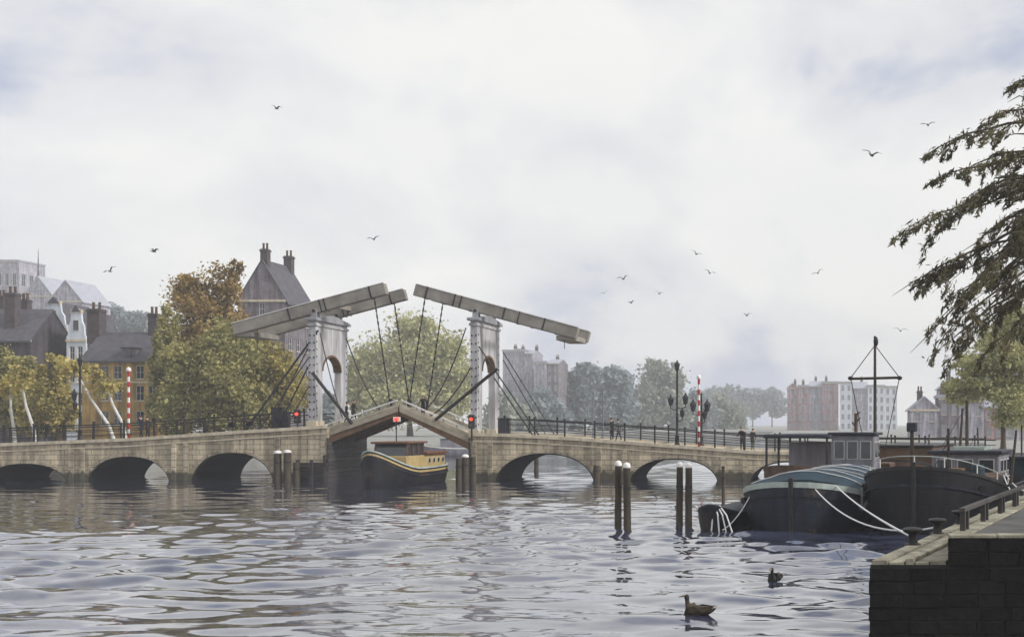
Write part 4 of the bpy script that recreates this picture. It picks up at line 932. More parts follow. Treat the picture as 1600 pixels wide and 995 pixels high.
def house(name, label, x0, x1, y0, y1, ze, zr, axis, wm, rm, front, side, chim=(), z0=1.6, over=0.25, gable='plain', group=None, cat='house'):
    t = thing(name, label, cat, ((x0 + x1) / 2, (y0 + y1) / 2, z0), group=group); H = ze - z0
    m = MB()
    panel(m, (x0, y0, z0), (1, 0, 0), x1 - x0, H, front, 0.18, (0, -1, 0)); panel(m, (x1, y0, z0), (0, 1, 0), y1 - y0, H, side, 0.18, (1, 0, 0))
    m.add([(x0, y0, z0), (x0, y1, z0), (x0, y1, ze), (x0, y0, ze)], [(0, 1, 2, 3)]); m.add([(x0, y1, z0), (x1, y1, z0), (x1, y1, ze), (x0, y1, ze)], [(0, 1, 2, 3)])
    xc, yc = (x0 + x1) / 2, (y0 + y1) / 2
    if axis == 'Y': 
        if gable == 'plain':
            for y in (y0, y1): m.add([(x0, y, ze), (x1, y, ze), (xc, y, zr)], [(0, 1, 2)])
    elif axis == 'X':
        for x in (x0, x1): m.add([(x, y0, ze), (x, y1, ze), (x, yc, zr)], [(0, 1, 2)])
    wl = m.build('wall', wm, t)
    windows(wl, (x0, y0, z0), (1, 0, 0), front, (0, -1, 0)); windows(wl, (x1, y0, z0), (0, 1, 0), side, (1, 0, 0))
    th = 0.22; r_ = MB(); e = 0.45
    if axis == 'Y':
        g0 = y0 - (0.12 if gable == 'plain' else -0.3)
        for s_, xe in ((-1, x0), (1, x1)):
            sl = (zr - ze) / (xc - x0)
            p = [(xe + s_ * e, g0, ze - sl * e), (xc, g0, zr), (xc, y1 + 0.12, zr), (xe + s_ * e, y1 + 0.12, ze - sl * e)]
            r_.add(p + [(a, b, c_ + th) for a, b, c_ in p], [(0, 1, 2, 3), (4, 5, 6, 7), (0, 1, 5, 4), (1, 2, 6, 5), (2, 3, 7, 6), (3, 0, 4, 7)])
    elif axis == 'X':
        for s_, ye in ((-1, y0), (1, y1)):
            sl = (zr - ze) / (yc - y0)
            p = [(x0 - 0.12, ye + s_ * e, ze - sl * e), (x0 - 0.12, yc, zr), (x1 + 0.12, yc, zr), (x1 + 0.12, ye + s_ * e, ze - sl * e)]
            r_.add(p + [(a, b, c_ + th) for a, b, c_ in p], [(0, 1, 2, 3), (4, 5, 6, 7), (0, 1, 5, 4), (1, 2, 6, 5), (2, 3, 7, 6), (3, 0, 4, 7)])
    else: r_.box(x0 - 0.25, x1 + 0.25, y0 - 0.25, y1 + 0.25, ze, ze + (zr - ze))
    ro = r_.build('roof', rm, t)
    MB().box(x0 - 0.1, x1 + 0.1, y0 - 0.14, y0 + 0.02, ze - 0.32, ze - 0.02).build('cornice', STONE_L, t)
    for cx_, cy_, w_, zb_, zt_ in chim:
        cch = MB().box(cx_ - w_ / 2, cx_ + w_ / 2, cy_ - w_ / 2, cy_ + w_ / 2, zb_, zt_).box(cx_ - w_ / 2 - 0.1, cx_ + w_ / 2 + 0.1, cy_ - w_ / 2 - 0.1, cy_ + w_ / 2 + 0.1, zt_ - 0.35, zt_ - 0.15).build('chimney', CHIM, ro)
        for s_ in (-0.25, 0.25): MB().lathe((cx_ + s_ * w_, cy_, zt_ - 0.02), [(0.17, 0), (0.14, 0.7), (0.18, 0.75), (0.18, 0.85)], 8).build('chimney_pot', RUST, cch)
    return t, wl, ro
CHIM = mat('chimney_brick', lin(84, 76, 78), 0.9, 0.4, 1.5, 0.4)
OCHRE = masonry('ochre_wall', lin(206, 170, 104), lin(170, 140, 90), 0.5, 0.16, 0.15, 0.25)
GREYW = masonry('grey_brick_wall', lin(140, 132, 138), lin(110, 104, 108), 0.5, 0.16, 0.2, 0.3)
MAUVE = masonry('mauve_brick_wall', lin(186, 156, 158), lin(164, 140, 144), 0.6, 0.2, 0.2, 0.3)
DARKW = masonry('dark_brick_wall', lin(84, 78, 84), lin(66, 62, 66), 0.5, 0.16, 0.3, 0.3)
WHITEW = mat('white_stucco', lin(206, 212, 220), 0.8, 0.2, 0.8, 0.15, streak=True)
LAVW = masonry('lavender_grey_wall', lin(184, 180, 192), lin(164, 160, 172), 0.7, 0.22, 0.2, 0.3)  # mauve and lavender walls kept pale: distance haze put into their colours
# ochre house with slate roof
Y = 152; x0, x1 = XX(128, Y), XX(247, Y); ze, zr = ZZ(562, Y), ZZ(522, Y + 4)
k_ = 2000 / Y
fr = []
for px in (157, 177, 212, 231):
    for py0, py1 in ((571, 592), (602, 626), (642, 664)): fr.append((XX(px, Y) - x0, XX(px + 13, Y) - x0, ZZ(py1, Y) - 1.6, ZZ(py0, Y) - 1.6))
t, wl, ro = house('ochre_house', 'ochre-walled house with dark slate roof and dormer behind left railing', x0, x1, Y, Y + 8, ze, zr, 'X', OCHRE, SLATE, fr, [(1.6, 2.6, 7.6, 9.3), (5, 6, 7.6, 9.3), (1.6, 2.6, 4.4, 6.2), (5, 6, 4.4, 6.2)],
    chim=((XX(241, Y + 4), Y + 4, 1.0, zr - 1.2, ZZ(490, Y + 4)), (XX(151, Y + 4), Y + 4, 1.5, zr - 1.2, ZZ(483, Y + 4))))
MB().box(x0 - 0.03, x1 + 0.03, Y - 0.06, Y + 0.02, ze - 2.75, ze - 2.55).build('string_course', STONE_L, t)
xd = XX(200, Y); dm = MB().box(xd - 0.75, xd + 0.75, Y + 0.1, Y + 2.4, ze + 0.1, ze + 1.35).build('dormer', GREYW, ro); MB().box(xd - 0.9, xd + 0.9, Y - 0.05, Y + 2.6, ze + 1.35, ze + 1.5).build('dormer_roof', ROOFD, ro); MB().box(xd - 0.42, xd + 0.42, Y + 0.04, Y + 0.12, ze + 0.3, ze + 1.15).build('dormer_window', GLASS, ro)
# grey gabled house behind the autumn tree
Y = 178; x0, x1 = XX(372, Y), XX(446, Y); ze, zr = ZZ(468, Y), ZZ(407, Y)
house('gabled_house', 'tall grey house with steep gable and two chimneys behind autumn tree', x0, x1, Y, Y + 9, ze, zr, 'Y', GREYW, SLATE,
      [(2.9, 3.7, ze - 1.6 - 2.2, ze - 1.6 - 0.4)] + grid(1.0, 2, 3.0, 1.2, [(ze - 1.6 - 6, 1.8), (ze - 1.6 - 9.5, 1.8)]), grid(1.0, 3, 2.7, 1.2, [(ze - 1.6 - 3.4, 1.9), (ze - 1.6 - 7.0, 1.9), (ze - 1.6 - 10.6, 1.9), (ze - 1.6 - 14, 1.9)]),
      chim=(((x0 + x1) / 2 + 0.1, Y + 0.9, 1.0, zr - 1.0, ZZ(388, Y)), ((x0 + x1) / 2 + 0.2, Y + 8.3, 1.1, zr - 1.0, ZZ(400, Y + 8))))
# pale stucco houses with shaped gables
def gabled(px0, px1, pyt, pye, Y, label, wm):
    x0, x1 = XX(px0, Y), XX(px1, Y); ze, zt = ZZ(pye, Y), ZZ(pyt, Y); w_ = x1 - x0
    rows = [(ze - 1.6 - 2.6 - 3.0 * i, 1.7) for i in range(4)]
    nwin = 2
    t, wl, ro = house('canal_house', label, x0, x1, Y, Y + 8, ze, zt - 0.6, 'Y', wm, SLATE, grid(w_ * 0.14, nwin, w_ * 0.42, w_ * 0.28, rows), grid(1, 3, 2.4, 1.0, rows[:3]), gable='shaped', group='canal houses on the left bank')
    xc = (x0 + x1) / 2; h_ = zt - ze
    pr = [(-.5, 0), (-.5, .1), (-.44, .12), (-.40, .42), (-.30, .55), (-.26, .80), (-.16, .84), (-.14, .95), (0, 1.0), (.14, .95), (.16, .84), (.26, .80), (.30, .55), (.40, .42), (.44, .12), (.5, .1), (.5, 0)]
    MB().prism([(xc + a * w_, Y - 0.02, ze + b * h_) for a, b in pr], (0, 0.35, 0)).build('gable', wm, t)
    f = MB().box(xc - 0.4, xc + 0.4, Y - 0.06, Y - 0.03, ze + h_ * 0.25, ze + h_ * 0.62).build('attic_window', FRAME, t); MB().box(xc - 0.32, xc + 0.32, Y - 0.08, Y - 0.055, ze + h_ * 0.28, ze + h_ * 0.59).build('pane', GLASS, f)
    for a, b in ((-.17, .95), (.17, .95)): MB().box(xc + a * w_ * 1.2 - 0.18, xc + a * w_ * 1.2 + 0.18, Y - 0.1, Y + 0.4, ze + .80 * h_, ze + .93 * h_).build('gable_block', STONE_L, t)
    MB().prism([(xc - 0.23 * w_, Y - 0.16, zt - 0.14 * h_), (xc + 0.23 * w_, Y - 0.16, zt - 0.14 * h_), (xc, Y - 0.16, zt + 0.3)], (0, 0.6, 0)).build('pediment', SLATE, t)
gabled(64, 104, 467, 512, 172, 'pale stucco house with tall bell gable, left one of the pale pair', WHITEW)
gabled(104, 134, 480, 530, 166, 'pale stucco house with bell gable beside ochre house', WHITEW)
house('dark_house', 'dark brick house with big chimneys at left edge above trees', XX(-40, 163), XX(48, 163), 163, 172, ZZ(530, 163), ZZ(486, 168), 'X', DARKW, SLATE, grid(1.2, 3, 2.4, 1.1, [(9.2, 1.8), (5.8, 1.8)]), grid(1, 2, 3.5, 1.2, [(8, 1.8)]),
      chim=((XX(20, 165), 165, 1.3, 14.5, ZZ(458, 165)), (XX(40, 168), 168, 1.0, 14.5, ZZ(468, 168)), (XX(3, 168), 168, 1.0, 14.5, ZZ(463, 168))))
# hazy far silhouettes
def far_block(name, label, px0, px1, pyt, Y, wm, axis='flat', pyr=None, nwin=(3, 3), cat='building', depth=10, group=None):
    x0, x1 = XX(px0, Y), XX(px1, Y); ze = ZZ(pyt, Y); zr = ZZ(pyr, Y) if pyr else ze + 0.5
    w_, H = x1 - x0, ze - 1.6; nx, nz = nwin
    hs = grid(w_ * 0.08, nx, w_ * 0.84 / max(1, nx - 0.4), w_ * 0.84 / max(1, nx - 0.4) * 0.5, [(H * (0.12 + 0.86 * i / nz), H * 0.5 / nz) for i in range(nz)])
    sd_ = grid(depth * 0.1, 3, depth * 0.3, depth * 0.15, [(H * (0.12 + 0.86 * i / nz), H * 0.5 / nz) for i in range(nz)])
    return house(name, label, x0, x1, Y, Y + depth, ze, zr, axis, wm, mat('haze_pale_roof', lin(164, 166, 176), 0.6, 0.2, 1.0, 0.1), hs, sd_, cat=cat, group=group)
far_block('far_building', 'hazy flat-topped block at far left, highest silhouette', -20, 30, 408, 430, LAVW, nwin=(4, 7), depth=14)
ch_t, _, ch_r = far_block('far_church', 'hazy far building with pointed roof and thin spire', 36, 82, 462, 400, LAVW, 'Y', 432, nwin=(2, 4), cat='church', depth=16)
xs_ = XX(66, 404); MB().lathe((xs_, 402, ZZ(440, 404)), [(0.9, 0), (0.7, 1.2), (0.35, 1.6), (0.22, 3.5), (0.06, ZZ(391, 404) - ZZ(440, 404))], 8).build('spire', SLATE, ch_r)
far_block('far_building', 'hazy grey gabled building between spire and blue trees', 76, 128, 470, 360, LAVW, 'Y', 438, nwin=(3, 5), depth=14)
HAZE_ROOF = mat('haze_pale_roof', lin(164, 166, 176), 0.6, 0.2, 1.0, 0.1)  # far roofs made pale so their colour carries the haze
FARF = mat('far_frame', lin(180, 177, 182), 0.7, 0.1, 3, 0.0)  # frames toned close to the walls, haze fading put into the colour
def row(px0, px1, pyt, Y, n, walls, where, jitter=6, depth=11, floors=3, zdrop=0):
    """a terrace of narrow canal houses, each its own building with its own height, width and roof"""
    global FRAME, GLASS
    keep = FRAME; FRAME = FARF; keepg = GLASS; GLASS = mat('hazy_glass', lin(146, 149, 158), 0.15, 0.3, 0.6, 0.0, spec=0.8)  # paler panes, haze painted into the glass colour
    ws = [random.uniform(0.75, 1.25) for _ in range(n)]; tot = sum(ws); x = px0
    ords = {1: ['only'], 2: ['left', 'right'], 3: ['leftmost', 'middle', 'rightmost'], 4: ['leftmost', 'second from left', 'third from left', 'rightmost'], 5: ['leftmost', 'second from left', 'middle', 'second from right', 'rightmost'], 6: ['leftmost', 'second from left', 'third from left', 'third from right', 'second from right', 'rightmost']}[n]
    for i in range(n):
        w_ = (px1 - px0) * ws[i] / tot; a, b = x, x + w_; x += w_; top = pyt + random.uniform(-jitter, jitter); k = random.choice(('flat', 'Y', 'X', 'flat'))
        x0, x1 = XX(a, Y) + 0.02, XX(b, Y) - 0.02; zt = ZZ(top, Y); ze = zt - (0.6 if k == 'flat' else min(3.4, (x1 - x0) * 0.42)); Wd = x1 - x0; H = ze - 1.6
        nw = max(2, int(Wd / 2.1)); du = Wd / nw; fl = max(2, int(H / 3.3)); hs = []; 
        for f in range(fl):
            for q in range(nw): hs.append((du * (q + 0.27), du * (q + 0.73), H * (f + 0.2) / fl, H * (f + 0.2) / fl + min(2.0, H / fl * 0.58)))
        yj = Y + random.uniform(-0.5, 0.5)
        house('terrace_house', ('%s house of ' % ords[i]) + where, x0, x1, yj, yj + depth, ze, zt, k, walls[i % len(walls)], HAZE_ROOF, hs, [q for q in grid(1.2, 3, 3.2, 1.2, [(H * (f + 0.2) / fl, 1.6) for f in range(fl)])],
              chim=(((x0 + x1) / 2 + random.uniform(-.3, .3) * Wd, yj + depth * 0.55, 1.0, zt - 1.5, zt + random.uniform(1.0, 1.8)),) if k != 'flat' or random.random() < 0.6 else (), group='terraces beyond the bridge')
    FRAME = keep; GLASS = keepg
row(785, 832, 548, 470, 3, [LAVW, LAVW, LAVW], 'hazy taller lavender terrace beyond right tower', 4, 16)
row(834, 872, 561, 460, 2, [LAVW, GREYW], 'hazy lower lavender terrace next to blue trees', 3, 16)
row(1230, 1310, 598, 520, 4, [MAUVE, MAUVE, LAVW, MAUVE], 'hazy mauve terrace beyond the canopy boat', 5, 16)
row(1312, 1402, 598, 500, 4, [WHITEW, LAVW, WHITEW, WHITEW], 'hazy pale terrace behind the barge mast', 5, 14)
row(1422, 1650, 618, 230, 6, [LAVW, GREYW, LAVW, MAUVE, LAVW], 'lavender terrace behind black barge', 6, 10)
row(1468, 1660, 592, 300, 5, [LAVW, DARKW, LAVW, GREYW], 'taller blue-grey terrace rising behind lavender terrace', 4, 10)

# ------------------------------------------------------------------ trees
BARK = mat('bark', lin(84, 70, 54), 0.9, 0.45, 2.0, 0.5, streak=True); PALEB = mat('pale_bark', lin(206, 204, 198), 0.8, 0.35, 2.0, 0.3, streak=True)
def leaves(name, C, size, m, parent, org, elong=1.6, dirs=None, flat=0.0):
    n = len(C); a = rng.normal(size=(n, 3)); 
    if dirs is not None: a = dirs + 0.45 * a
    a /= np.linalg.norm(a, axis=1)[:, None]
    b = rng.normal(size=(n, 3)); b[:, 2] += flat * 0; b -= (b * a).sum(1)[:, None] * a; b /= np.linalg.norm(b, axis=1)[:, None]
    s_ = size * np.clip(np.exp(rng.normal(0, 0.42, (n, 1))), 0.4, 2.2)
    c = np.cross(a, b) * 0.15
    V = np.stack([C - a * s_ * elong * 0.5, C + b * s_ * 0.5 + c * s_, C + a * s_ * elong * 0.5, C - b * s_ * 0.5 + c * s_], 1).reshape(-1, 3) - np.array(org)
    Q = np.arange(4 * n).reshape(n, 4)
    o = bpy.data.objects.new(name, np_mesh(name, V, Q, m)); COL.objects.link(o); o.parent = parent; return o
def crown_pts(lobes, n, base, tight=0.30):
    vol = np.array([l[3] * l[4] * l[5] for l in lobes]) ** 0.72; vol /= vol.sum(); out = []
    for l, f in zip(lobes, vol):
        k = max(20, int(n * f)); nc = int(8 + 12 * min(2, (l[3] * l[4] * l[5]) ** (1 / 3) / 3))
        d = rng.normal(size=(nc, 3)); d /= np.linalg.norm(d, axis=1)[:, None]; rr = (0.35 + 0.65 * rng.random((nc, 1))) ** 0.6
        cc = d * rr; w = 0.5 + rng.random(nc); w /= w.sum()
        idx = rng.choice(nc, k, p=w); p = cc[idx] + np.clip(rng.normal(size=(k, 3)), -1.9, 1.9) * tight * (0.55 + 0.7 * rng.random((nc, 1)))[idx]
        out.append(p * np.array(l[3:6]) + np.array(l[0:3]) + np.array(base))
    return np.vstack(out)
def tree(name, label, base, lobes, n, size, m, tr=0.3, limbs=True, group=None, bark=None, tight=0.30, lean=(0, 0), top=None):
    tight *= 0.74
    t = thing(name, label, 'tree', base, group=group); b = Vector(base); bark = bark or BARK
    zc = top if top else max(l[2] for l in lobes) * 0.75
    pts = [b + Vector((lean[0] * f + 0.25 * tr * math.sin(5 * f + b.x), lean[1] * f, zc * f - (0.15 if f == 0 else 0))) for f in (0, .12, .3, .5, .75, 1)]
    trk = MB().tube(pts, [tr * 1.35, tr, tr * 0.9, tr * 0.72, tr * 0.45, tr * 0.15], 9).build('trunk', bark, t, smooth=True)
    if limbs:
        for l in lobes:
            e_ = b + Vector(l[0:3]); f = min(0.75, max(0.2, l[2] / zc * 0.5)); s_ = pts[0].lerp(pts[-1], f)
            for q in range(4):
                e2 = e_ + Vector((random.uniform(-.8, .8) * l[3], random.uniform(-.8, .8) * l[4], random.uniform(-.2, .9) * l[5])); mid = s_.lerp(e2, 0.5) + Vector((0, 0, -0.08 * (e2 - s_).length))
                MB().tube([s_, mid, e2], [tr * 0.38, tr * 0.24, tr * 0.05], 6).build('limb', bark, trk, smooth=True)
    leaves('crown', crown_pts(lobes, n, base, tight), size, m, t, b)
    return t
OLIVE = leafmat('olive_leaves', lin(104, 104, 72), lin(196, 188, 126)); OLIVE2 = leafmat('olive_gold_leaves', lin(116, 110, 70), lin(208, 192, 122)); AUT = leafmat('autumn_leaves', lin(118, 100, 64), lin(190, 164, 108))
GREEN = leafmat('grey_green_leaves', lin(126, 136, 130), lin(176, 180, 158)); YG = leafmat('yellow_green_leaves', lin(140, 142, 102), lin(210, 206, 154)); DARKO = leafmat('dark_olive_needles', lin(68, 65, 48), lin(140, 134, 102), 0.6, 0.3); FARL = leafmat('far_leaves', lin(112, 126, 132), lin(158, 168, 166))  # grey-green and far leaves lightened: haze put into their colours
def lob(px, py, rpx, rpy, Y, base, dy=0.0, ry=None):
    p = P(px, py, Y); k = Y / FPX
    return (p.x - base[0], dy, p.z - base[2], rpx * k, ry if ry else rpx * k * 0.9, rpy * k)
def ptree(name, label, bpx, Y, spec, n, size, m, tr=0.3, group=None, zg=1.6, **kw):
    base = (XX(bpx, Y), Y, zg); return tree(name, label, base, [lob(a, b, c, d, Y, base, dy=random.uniform(-.6, .6)) for a, b, c, d in spec], n, size, m, tr, group=group, **kw)
LB = 'trees on the left bank'
ptree('bank_tree', 'olive green tree at left edge below dark chimneys', 22, 138, [(10, 606, 32, 34), (36, 580, 20, 22), (-10, 575, 28, 36), (30, 640, 34, 36)], 19000, 0.20, OLIVE, 0.35, LB)
ptree('bank_tree', 'olive tree in front of pale gabled houses', 92, 134, [(82, 606, 26, 36), (100, 645, 26, 32), (66, 645, 28, 34), (88, 572, 16, 18)], 16000, 0.20, OLIVE2, 0.35, LB)
ptree('bank_tree', 'tall autumn tree with loose brown top beside grey gabled house', 322, 148, [(300, 455, 26, 22), (352, 440, 26, 26), (325, 490, 44, 26), (370, 420, 10, 14), (288, 440, 12, 12), (340, 520, 50, 28), (300, 540, 30, 30)], 19000, 0.20, AUT, 0.42, LB, tight=0.46, top=19.0)
ptree('bank_tree', 'broad olive tree filling space right of ochre house', 345, 142, [(290, 575, 42, 46), (350, 560, 50, 50), (300, 640, 50, 44), (370, 630, 54, 48), (330, 600, 60, 60)], 36000, 0.20, OLIVE, 0.4, LB)
ptree('bank_tree', 'golden olive rounded tree just left of left tower stays', 420, 146, [(410, 570, 40, 48), (430, 620, 44, 48), (395, 620, 40, 50), (445, 580, 24, 36)], 26000, 0.20, OLIVE2, 0.36, LB)
ptree('bank_tree', 'darker tree touching right end of slate roof', 262, 144, [(262, 520, 20, 34), (255, 570, 18, 40), (270, 610, 26, 44), (258, 640, 24, 36)], 15000, 0.20, OLIVE, 0.3, LB)
MB_ = 'hazy trees beyond the drawbridge'
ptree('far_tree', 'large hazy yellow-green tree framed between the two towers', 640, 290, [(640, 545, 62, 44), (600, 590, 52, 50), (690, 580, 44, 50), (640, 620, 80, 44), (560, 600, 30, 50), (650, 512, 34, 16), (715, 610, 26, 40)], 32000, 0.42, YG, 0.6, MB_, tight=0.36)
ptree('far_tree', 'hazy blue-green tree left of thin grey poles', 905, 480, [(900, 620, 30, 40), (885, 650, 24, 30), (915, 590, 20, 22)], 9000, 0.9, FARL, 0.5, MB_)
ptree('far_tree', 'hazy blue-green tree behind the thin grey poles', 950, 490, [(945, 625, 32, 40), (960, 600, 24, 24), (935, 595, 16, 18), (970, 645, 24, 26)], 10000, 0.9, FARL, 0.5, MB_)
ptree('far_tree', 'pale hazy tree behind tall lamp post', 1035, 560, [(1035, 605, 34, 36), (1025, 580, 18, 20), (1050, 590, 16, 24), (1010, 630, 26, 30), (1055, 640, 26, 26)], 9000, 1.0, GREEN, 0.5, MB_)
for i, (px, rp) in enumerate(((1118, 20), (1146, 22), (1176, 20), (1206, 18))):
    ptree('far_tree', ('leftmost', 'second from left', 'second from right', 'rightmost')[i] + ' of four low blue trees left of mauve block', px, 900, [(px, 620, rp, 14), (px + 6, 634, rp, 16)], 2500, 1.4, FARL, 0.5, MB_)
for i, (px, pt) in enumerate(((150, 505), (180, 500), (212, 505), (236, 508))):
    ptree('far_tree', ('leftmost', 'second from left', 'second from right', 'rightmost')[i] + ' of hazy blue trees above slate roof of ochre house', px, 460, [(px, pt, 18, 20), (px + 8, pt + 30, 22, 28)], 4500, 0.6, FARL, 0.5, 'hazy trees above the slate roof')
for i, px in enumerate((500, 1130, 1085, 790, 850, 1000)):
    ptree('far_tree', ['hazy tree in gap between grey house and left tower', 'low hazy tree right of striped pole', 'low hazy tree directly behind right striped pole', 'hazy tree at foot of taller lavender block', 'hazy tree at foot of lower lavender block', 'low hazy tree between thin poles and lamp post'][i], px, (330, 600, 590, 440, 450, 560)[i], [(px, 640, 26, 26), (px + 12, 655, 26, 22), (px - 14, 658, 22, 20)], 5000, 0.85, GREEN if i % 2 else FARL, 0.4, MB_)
ptree('bank_tree', 'yellow-green tree behind conifer branches at right edge', 1568, 122, [(1560, 545, 40, 36), (1590, 515, 34, 34), (1515, 575, 30, 24), (1595, 580, 40, 36), (1545, 595, 44, 28), (1500, 612, 30, 24), (1580, 630, 44, 36)], 30000, 0.16, YG, 0.25, None, limbs=False)
# slender pale leaning trunks in front of the left trees
for i, (bx, by, tx, ty, lab) in enumerate(((52, 668, 34, 600, 'slender pale leaning birch nearest left edge'), (170, 664, 121, 585, 'most strongly leaning pale birch, beside left lamp post'), (192, 662, 166, 604, 'short pale leaning birch just left of striped pole'), (22, 672, 16, 610, 'thin upright pale birch at left edge'))):
    Y = 117 + i * 0.7; a = P(bx, by, Y); b = P(tx, ty, Y); g_ = Vector((a.x + (a.x - b.x) * 0.35, Y, 1.6))
    t = thing('birch_tree', lab, 'tree', g_, group='pale birches on the left bank')
    pts = [g_, a.lerp(g_, 0.5), a, a.lerp(b, 0.5) + Vector((-0.12, 0, -0.05)), b, b + Vector((-0.1, 0, 0.7))]
    MB().tube(pts, [0.19, 0.17, 0.15, 0.12, 0.09, 0.03], 8).build('trunk', PALEB, t, smooth=True)
    leaves('crown', crown_pts([(b.x - g_.x, 0, b.z - g_.z + 0.4, 1.1, 1.0, 0.9)], 500, g_, 0.4), 0.2, OLIVE2, t, g_)
# big dark conifer on the right quay, trunk outside the frame
def conifer():
    Y0 = 58.0; base = Vector((XX(1704, Y0), Y0, 2.37)); t = thing('conifer_tree', 'big dark drooping conifer reaching in from the right edge', 'tree', base)
    trk = MB().tube([base + Vector((0, 0, -0.1)), base + Vector((0.1, 0, 5)), base + Vector((0, 0.1, 11)), base + Vector((-0.1, 0, 17)), base + Vector((-0.3, 0, 21.5))], [0.52, 0.42, 0.32, 0.18, 0.04], 10).build('trunk', BARK, t, smooth=True)
    specs = [(120, 1588, 138), (150, 1580, 160), (160, 1550, 184), (180, 1508, 226), (190, 1447, 252), (215, 1520, 262), (235, 1458, 292), (255, 1490, 318), (262, 1414, 360), (290, 1452, 376), (300, 1500, 400), (310, 1386, 470), (335, 1440, 440), (350, 1480, 470), (365, 1424, 552), (380, 1460, 520), (395, 1456, 560), (410, 1500, 530), (420, 1482, 562), (440, 1530, 560), (330, 1540, 400), (290, 1560, 340), (250, 1570, 280), (210, 1570, 215), (370, 1560, 440), (400, 1570, 480), (450, 1570, 540), (300, 1585, 330), (330, 1575, 360), (350, 1590, 380), (310, 1555, 370), (270, 1580, 300), (370, 1585, 410), (320, 1530, 430), (345, 1520, 470)]
    C = []; Dv = []
    def limb(sy, tx, ty, Yt, flip=1):
        s_ = base + Vector((0, 0, ZZ(sy, Y0) - base.z)); e_ = P(tx + random.uniform(-8, 8), ty + random.uniform(-8, 8), Yt)
        if flip < 0: e_.x = 2 * base.x - e_.x
        L = (s_ - e_).length; bow_ = random.uniform(0.03, 0.16); ctrl = []
        for k in range(9):
            f = k / 8; c_ = s_.lerp(e_, f); c_.z += L * bow_ * 4 * f * (1 - f) * 0.7; c_ += Vector((random.gauss(0, .05), random.gauss(0, .16), random.gauss(0, .10))) * min(1, f * 2); ctrl.append(c_)
        MB().tube(ctrl, [0.11 - 0.012 * k for k in range(8)] + [0.008], 6).build('limb', BARK, trk, smooth=True)
        nsec = int(L * 2.6); sec = MB()
        for k in range(nsec):
            u = 0.22 + 0.78 * (k + random.random()) / nsec
            if mnoise.noise(Vector((u * L * 0.55, sy * 0.21, tx * 0.11))) < -0.04: continue
            q = min(7, int(u * 8)); p = ctrl[q].lerp(ctrl[q + 1], u * 8 - q); d = (ctrl[q + 1] - ctrl[q]).normalized()
            ang = random.choice((-1, 1)) * random.uniform(0.25, 1.15); tw = Matrix.Rotation(ang, 3, 'Z') @ d; tw.z += random.uniform(-.45, .12); tw.normalize()
            ln = random.uniform(0.5, 1.7) * (1.25 - 0.55 * u); drp = random.uniform(0.05, 0.35); pts = [p + tw * ln * f - Vector((0, 0, drp * ln * f * f)) for f in (0, .35, .7, 1)]
            sec.tube(pts, [0.022, 0.016, 0.011, 0.004], 4, False)
            for r_ in range(int(ln * 58)):
                v = random.random() ** 0.8; c_ = p + tw * ln * v - Vector((0, 0, drp * ln * v * v)); wd = 0.20 * (1.1 - v)
                C.append(c_ + Vector((random.gauss(0, wd), random.gauss(0, wd), random.gauss(0, wd * 0.38) - 0.03))); Dv.append((tw + Vector((random.gauss(0, .5), random.gauss(0, .5), random.gauss(-.25, .3)))).normalized())
        if sec.v: sec.build('twigs', BARK, trk, kind='stuff')
    for sy, tx, ty in specs:
        Yt = Y0 + random.uniform(-2.6, 2.6); limb(sy, tx, ty, Yt)
        if random.random() < 0.8: limb(sy + random.uniform(-15, 15), min(1600, tx + random.uniform(30, 80)), ty - random.uniform(0, 30), Y0 + random.choice((-1, 1)) * random.uniform(2.0, 5.0))
        if random.random() < 0.45: limb(sy, tx + 30, ty, Yt, -1)
    leaves('crown', np.array([tuple(c_) for c_ in C]), 0.058, DARKO, t, base, 4.6, np.array([tuple(c_) for c_ in Dv]))
conifer()

# ------------------------------------------------------------------ people, bicycle, ducks, birds
SKIN = mat('skin', lin(196, 150, 124), 0.6, 0.1, 6, 0.0); HAIRM = mat('dark_hair', lin(44, 36, 30), 0.7, 0.3, 12, 0.1); SHOE = mat('shoe', lin(28, 26, 26), 0.5, 0.2, 5, 0)
def cloth(nm, c): return mat('cloth_' + nm, c, 0.9, 0.3, 6, 0.2, 40)
def skin_mesh(verts, edges, rad, root=0):
    me = bpy.data.meshes.new('tmp'); me.from_pydata(verts, edges, []); o = bpy.data.objects.new('tmp', me); COL.objects.link(o)
    sm = o.modifiers.new('skin', 'SKIN'); sv = me.skin_vertices[0].data
    for i, r_ in enumerate(rad): sv[i].radius = (r_ if isinstance(r_, tuple) else (r_, r_)); sv[i].use_root = (i == root)
    su = o.modifiers.new('sub', 'SUBSURF'); su.levels = 2; su.render_levels = 2
    dg = bpy.context.evaluated_depsgraph_get(); ev = o.evaluated_get(dg); out = bpy.data.meshes.new_from_object(ev)
    bpy.data.objects.remove(o); bpy.data.meshes.remove(me); return out
